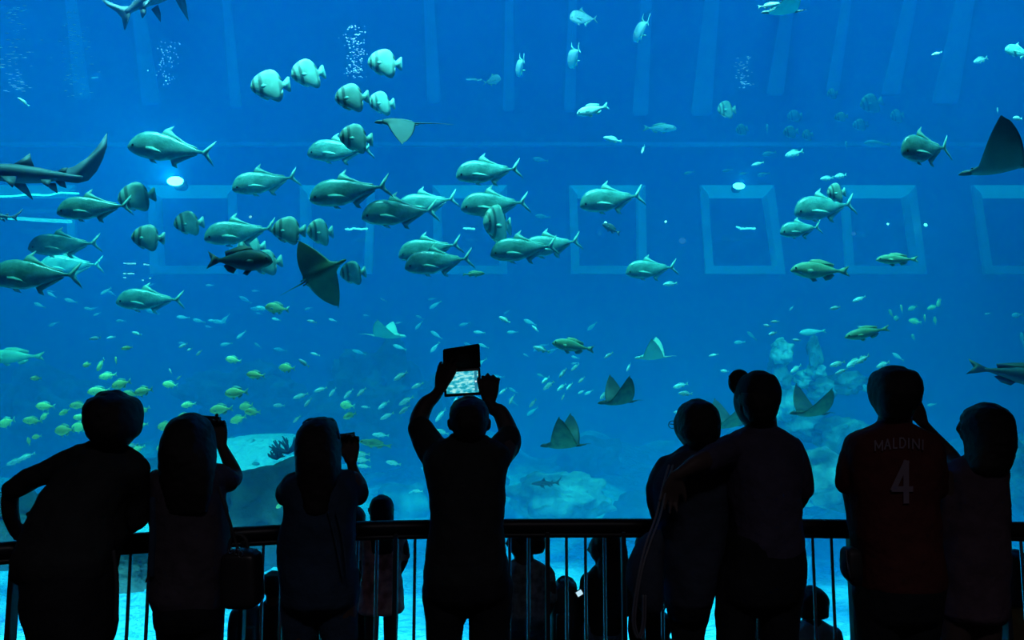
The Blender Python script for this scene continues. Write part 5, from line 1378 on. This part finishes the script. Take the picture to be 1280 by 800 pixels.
# drawstring bag of the woman with glasses
Y = 2.52
bm = bmesh.new(); loft(bm, [(663, 813, 826, .02), (672, 803, 828, .045), (688, 792, 829, .06), (705, 785, 829, .07), (726, 783, 829, .075), (745, 789, 829, .07), (758, 797, 827, .055), (766, 803, 822, .03)], Y)
for v in bm.verts: v.co += v.normal * 0 + Vector((noise.noise(v.co * 14) * .006, noise.noise(v.co * 14 + Vector((3, 0, 0))) * .006, 0))
db = obj('drawstring_bag', bm, M_jack); shift(db, at(806, 715, Y)); tag(db, 'slouching dark drawstring bag at the side of the woman with glasses', 'bag')
for (a, b) in ((0, 0), (5, 3)):
    bm = bmesh.new(); limb(bm, [(836 + a, 582, .06, 1.0), (828 + a, 610, .0, 1.0), (820 + a, 645, -.03, 1.0), (808 + a, 678, -.06, 1.0), (800 + b, 710, -.085, 1.0), (793 + b, 750, -.085, 1.0), (791 + b, 780, -.07, 1.0), (797 + b, 797, -.06, 1.0), (803 + b, 780, -.07, 1.0), (804 + b, 745, -.085, 1.0)], Y, seg=6, k=5)
    adopt(obj('draw_cord', bm, mat('grey_cord', (.10, .10, .12), .6)), db)
# belt pouch
Y = 2.56
bm = bmesh.new(); loft(bm, [(686, 1056, 1070, .03), (692, 1054, 1073, .04), (712, 1054, 1074, .042), (722, 1057, 1075, .035), (730, 1064, 1076, .02)], Y, e=4)
bp = obj('belt_pouch', bm, M_case); shift(bp, at(1064, 706, Y)); tag(bp, 'small black pouch at the hip of the man in the football shirt', 'bag')
bm = bmesh.new(); limb(bm, [(1058, 688, -.04, 1.2), (1059, 704, -.045, 1.2), (1063, 722, -.04, 1.2)], Y, seg=6); adopt(obj('zip', bm, M_bal), bp)

# ---------------------------------------------------------------- children and others beyond the railing
M_darkhair = M_hair
def kid(cx, top, hh, Y, fz, label, shirt, legsm, yaw=0, hairlen=1.0, sw=1.25, seat=False, skirt=False, hairw=1.08, tilt=0):
    """someone on the lower steps: hh is the head's height in pixels"""
    w_ = hh * .78
    R_ = lambda k: top + hh * k
    loc = (at(cx, 700, Y).x, Y, fz)
    zf = lambda z: ('z', fz + z)
    m = mpp(700, Y)
    H = hh * m
    sh = [(R_(1.02), cx - hh * .32, cx + hh * .32, H * .2), (R_(1.14), cx - hh * sw * .55, cx + hh * sw * .55, H * .32), (R_(1.32), cx - hh * sw * .74, cx + hh * sw * .74, H * .42), (R_(1.7), cx - hh * sw * .72, cx + hh * sw * .72, H * .48),
          (R_(2.3), cx - hh * sw * .66, cx + hh * sw * .66, H * .48), (R_(2.9), cx - hh * sw * .68, cx + hh * sw * .68, H * .5)]
    bm = bmesh.new(); loft(bm, sh, Y, .008, n=24)
    head(bm, cx, R_(.02), R_(1.0), w_, Y, yaw, tilt)
    limb(bm, [(cx, R_(.8), 0, hh * .26), (cx, R_(1.15), 0, hh * .3)], Y)
    arms = []
    for s in (-1, 1):
        A = [(cx + s * hh * sw * .66, R_(1.45), 0, hh * .22), (cx + s * hh * sw * .80, R_(2.1), .02, hh * .18), (cx + s * hh * sw * .6, R_(2.7), H * .6, hh * .13)]
        arms.append(A); limb(bm, A, Y, .003)
        v = wp(A[-1][0], A[-1][1], Y + A[-1][2]); hand(bm, v, Vector((-s * .4, .8, -.3)), Vector((-s, 0, .6)), H / .25, .5)
    LG = []
    for s in (-1, 1):
        x = cx + s * hh * .34
        if seat:
            hip = wp(x, R_(2.9), Y)
            p = [(hip.x, Y, hip.z, hh * .34 * m), (hip.x, Y + .30, hip.z + .02, hh * .28 * m), (hip.x, Y + .42, hip.z - .05, hh * .25 * m), (hip.x, Y + .46, hip.z - .32, hh * .17 * m)]
            tube(bm, [(a, b, c, d * .92) for a, b, c, d in p], seg=12, k=3); LG.append(p)
        else:
            p0 = wp(x, R_(2.9), Y); kz = (p0.z + fz) / 2
            p = [(p0.x, Y, p0.z, hh * .34 * m), (p0.x, Y + .02, kz, hh * .25 * m), (p0.x, Y, fz + .09, hh * .16 * m)]
            tube(bm, [(a, b, c, d * .92) for a, b, c, d in p], seg=12, k=3); LG.append(p)
            for o in (-.3, .3): tube(bm, [(p0.x + o * .05, Y - .04, fz + .035, .03), (p0.x + o * .05, Y + .12, fz + .026, .02)], seg=8, k=1)
    o = body_obj(bm, M_skin, loc, label, .007)
    bm = bmesh.new(); loft(bm, sh, Y, 0, n=24)
    for A in arms: limb(bm, A[:2], Y, 0, .004)
    if skirt: loft(bm, [(R_(2.7), cx - hh * sw * .66, cx + hh * sw * .66, H * .5), (R_(3.4), cx - hh * sw * .74, cx + hh * sw * .74, H * .55), (R_(4.0), cx - hh * sw * .80, cx + hh * sw * .80, H * .6)], Y, n=24)
    add('dress' if skirt else 'shirt', bm, shirt, o, .008)
    if not skirt:
        bm = bmesh.new(); loft(bm, [(R_(2.75), cx - hh * sw * .62, cx + hh * sw * .62, H * .46), (R_(3.05), cx - hh * sw * .62, cx + hh * sw * .62, H * .46)], Y, n=24)
        for p in LG: tube(bm, p, seg=12, k=3)
        add('trousers', bm, legsm, o, .008)
    sy = -H * .12 * math.cos(math.radians(yaw)); sx = hh * .13 * math.sin(math.radians(yaw))
    hs = [(R_(-.03), cx - hh * .16 + sx * .5, cx + hh * .16 + sx * .5, H * .15, sy * .3), (R_(.06), cx - w_ * .40 + sx * .6, cx + w_ * .40 + sx * .6, H * .36, sy * .5), (R_(.28), cx - w_ * .54 * hairw + sx, cx + w_ * .54 * hairw + sx, H * .46, sy * .8), (R_(.55), cx - w_ * .54 * hairw + sx * 1.5, cx + w_ * .55 * hairw + sx * 1.5, H * .42, sy * 1.2)]
    if hairlen > .8:
        hs += [(R_(.85), cx - w_ * .52 * hairw + sx * 1.8, cx + w_ * .56 * hairw + sx * 1.8, H * .34, sy * 2.0)]
        if hairlen > 1.3: hs += [(R_(1.35), cx - w_ * .54 * hairw + sx * 2.2, cx + w_ * .62 * hairw + sx * 2.2, H * .26, -H * .32), (R_(hairlen), cx - w_ * .44 * hairw + sx * 2.4, cx + w_ * .5 * hairw + sx * 2.4, H * .14, -H * .42)]
    else: hs += [(R_(.78), cx - w_ * .36 + sx * 2, cx + w_ * .40 + sx * 2, H * .2, sy * 2.0)]
    bm = bmesh.new(); loft(bm, hs, Y, n=24); add('hair', bm, M_darkhair, o, .008)
    return o
M_pink = noisy('pink_mottled_dress_cotton', (0.35, 0.12, 0.12), (0.95, 0.45, 0.42), 14, .8)
M_grey = noisy('grey_green_printed_cotton', (0.07, 0.10, 0.11), (0.20, 0.25, 0.26), 30, .85)
M_teal = cloth('pale_teal_cotton', (0.28, 0.42, 0.45)); M_jeans = noisy('blue_jeans', (0.06, 0.10, 0.16), (0.12, 0.18, 0.26), 60, .9); M_brown = cloth('ochre_cotton', (0.20, 0.13, 0.05))
kid(477, 621, 35, 4.5, -.35, 'girl with long dark hair in a pink patterned dress just beyond the railing', M_pink, M_jeans, 0, 2.0, 1.05, skirt=True, hairw=1.0)
kid(441, 634, 34, 4.9, -.35, 'long-haired child half hidden behind the elbow of the woman with the phone', M_black, M_blacktr, 0, 1.6, .9)
kid(655, 656, 43, 4.0, -.35, 'boy in a grey printed shirt looking sideways, seen through the railing bars', M_grey, M_jeans, 82, .6, 1.0)
kid(640, 728, 34, 4.25, -.35, 'dark crouching child low beside the boy in the grey shirt', M_black, M_blacktr, 20, .6, 1.1, seat=True)
kid(756, 665, 42, 4.3, -.35, 'girl with very long hair and jeans holding a small lit phone', M_black, M_jeans, 70, 2.5, .78, hairw=1.12)
kid(707, 722, 30, 4.6, -.35, 'child bent behind a dark rucksack between the boy and the long-haired girl', M_black, M_blacktr, 0, .6, 1.3, seat=True)
kid(808, 668, 34, 4.4, -.35, 'dark-haired child mostly hidden behind the drawstring bag', M_black, M_blacktr, 20, .7, 1.0)
kid(829, 768, 30, 5.0, -.8, 'dark head low between the drawstring bag and the trousers of the woman with glasses', M_black, M_blacktr, 0, .7, 1.1, seat=True)
kid(1015, 735, 40, 4.8, -.35, 'seated child with bobbed hair and a pale teal shirt between the two right couples', M_teal, M_jeans, 0, 1.0, 1.05, seat=True, hairw=1.15)
kid(1268, 690, 44, 4.2, -.35, 'person in an ochre shirt cut by the right edge beyond the railing', M_brown, M_blacktr, 0, 1.5, 1.0)
kid(951, 768, 28, 4.9, -.8, 'small dark head showing between the legs of the capped man', M_black, M_blacktr, 0, .7, .8, seat=True)
kid(342, 716, 34, 4.4, -.35, 'dark child standing beyond the railing beside the woman with sunglasses on her hair', M_black, M_blacktr, 0, .8, .75)
kid(402, 776, 28, 4.9, -.8, 'small dark head showing between the legs of the woman with the phone', M_black, M_blacktr, 0, .7, .8, seat=True)
# rucksacks and the lit phone down there
def ruck(cx, top, w_, h_, Y, lab, name='rucksack', m=None):
    bm = bmesh.new(); a = w_ / 2
    loft(bm, [(top, cx - a * .45, cx + a * .45, .04), (top + h_ * .07, cx - a * .85, cx + a * .8, .08), (top + h_ * .3, cx - a, cx + a, .11), (top + h_ * .75, cx - a, cx + a * 1.05, .12), (top + h_, cx - a * .8, cx + a * .85, .10)], Y, e=3)
    o = obj(name, bm, m or M_case); shift(o, at(cx, top + h_ / 2, Y)); tag(o, lab, 'bag')
    bm = bmesh.new(); limb(bm, [(cx - a * .4, top + 3, -.02, 1.3), (cx - a * .35, top - 4, -.02, 1.3), (cx, top - 6, -.02, 1.3), (cx + a * .2, top + 2, -.02, 1.3)], Y, seg=6); adopt(obj('handle', bm, M_strap), o)
    bm = bmesh.new(); loft(bm, [(top + h_ * .45, cx - a * .6, cx + a * .6, .03), (top + h_ * .85, cx - a * .65, cx + a * .65, .035)], Y - .11, e=4, n=20); adopt(obj('front_pocket', bm, M_case), o)
    return o
ruck(706, 727, 36, 92, 4.3, 'dark rucksack with a loop handle on the child beside the long-haired girl')
ruck(307, 757, 36, 62, 4.3, 'dark rounded case standing under the handbag beyond the railing', 'travel_case')
M, bm = slab(725, 741, 4.15, .036, .055, .008, 62, -20, 10, .003)
ph = obj('phone', bm, M_dev); ph.matrix_world = M; tag(ph, 'small lit phone held in front of the long-haired girl', 'phone')
bm = bmesh.new(); bx(bm, -.013, .013, -.0052, -.0042, -.022, .012); obj('screen', bm, glow('phone_screen_glow', (.55, .85, 1), .9), ph)
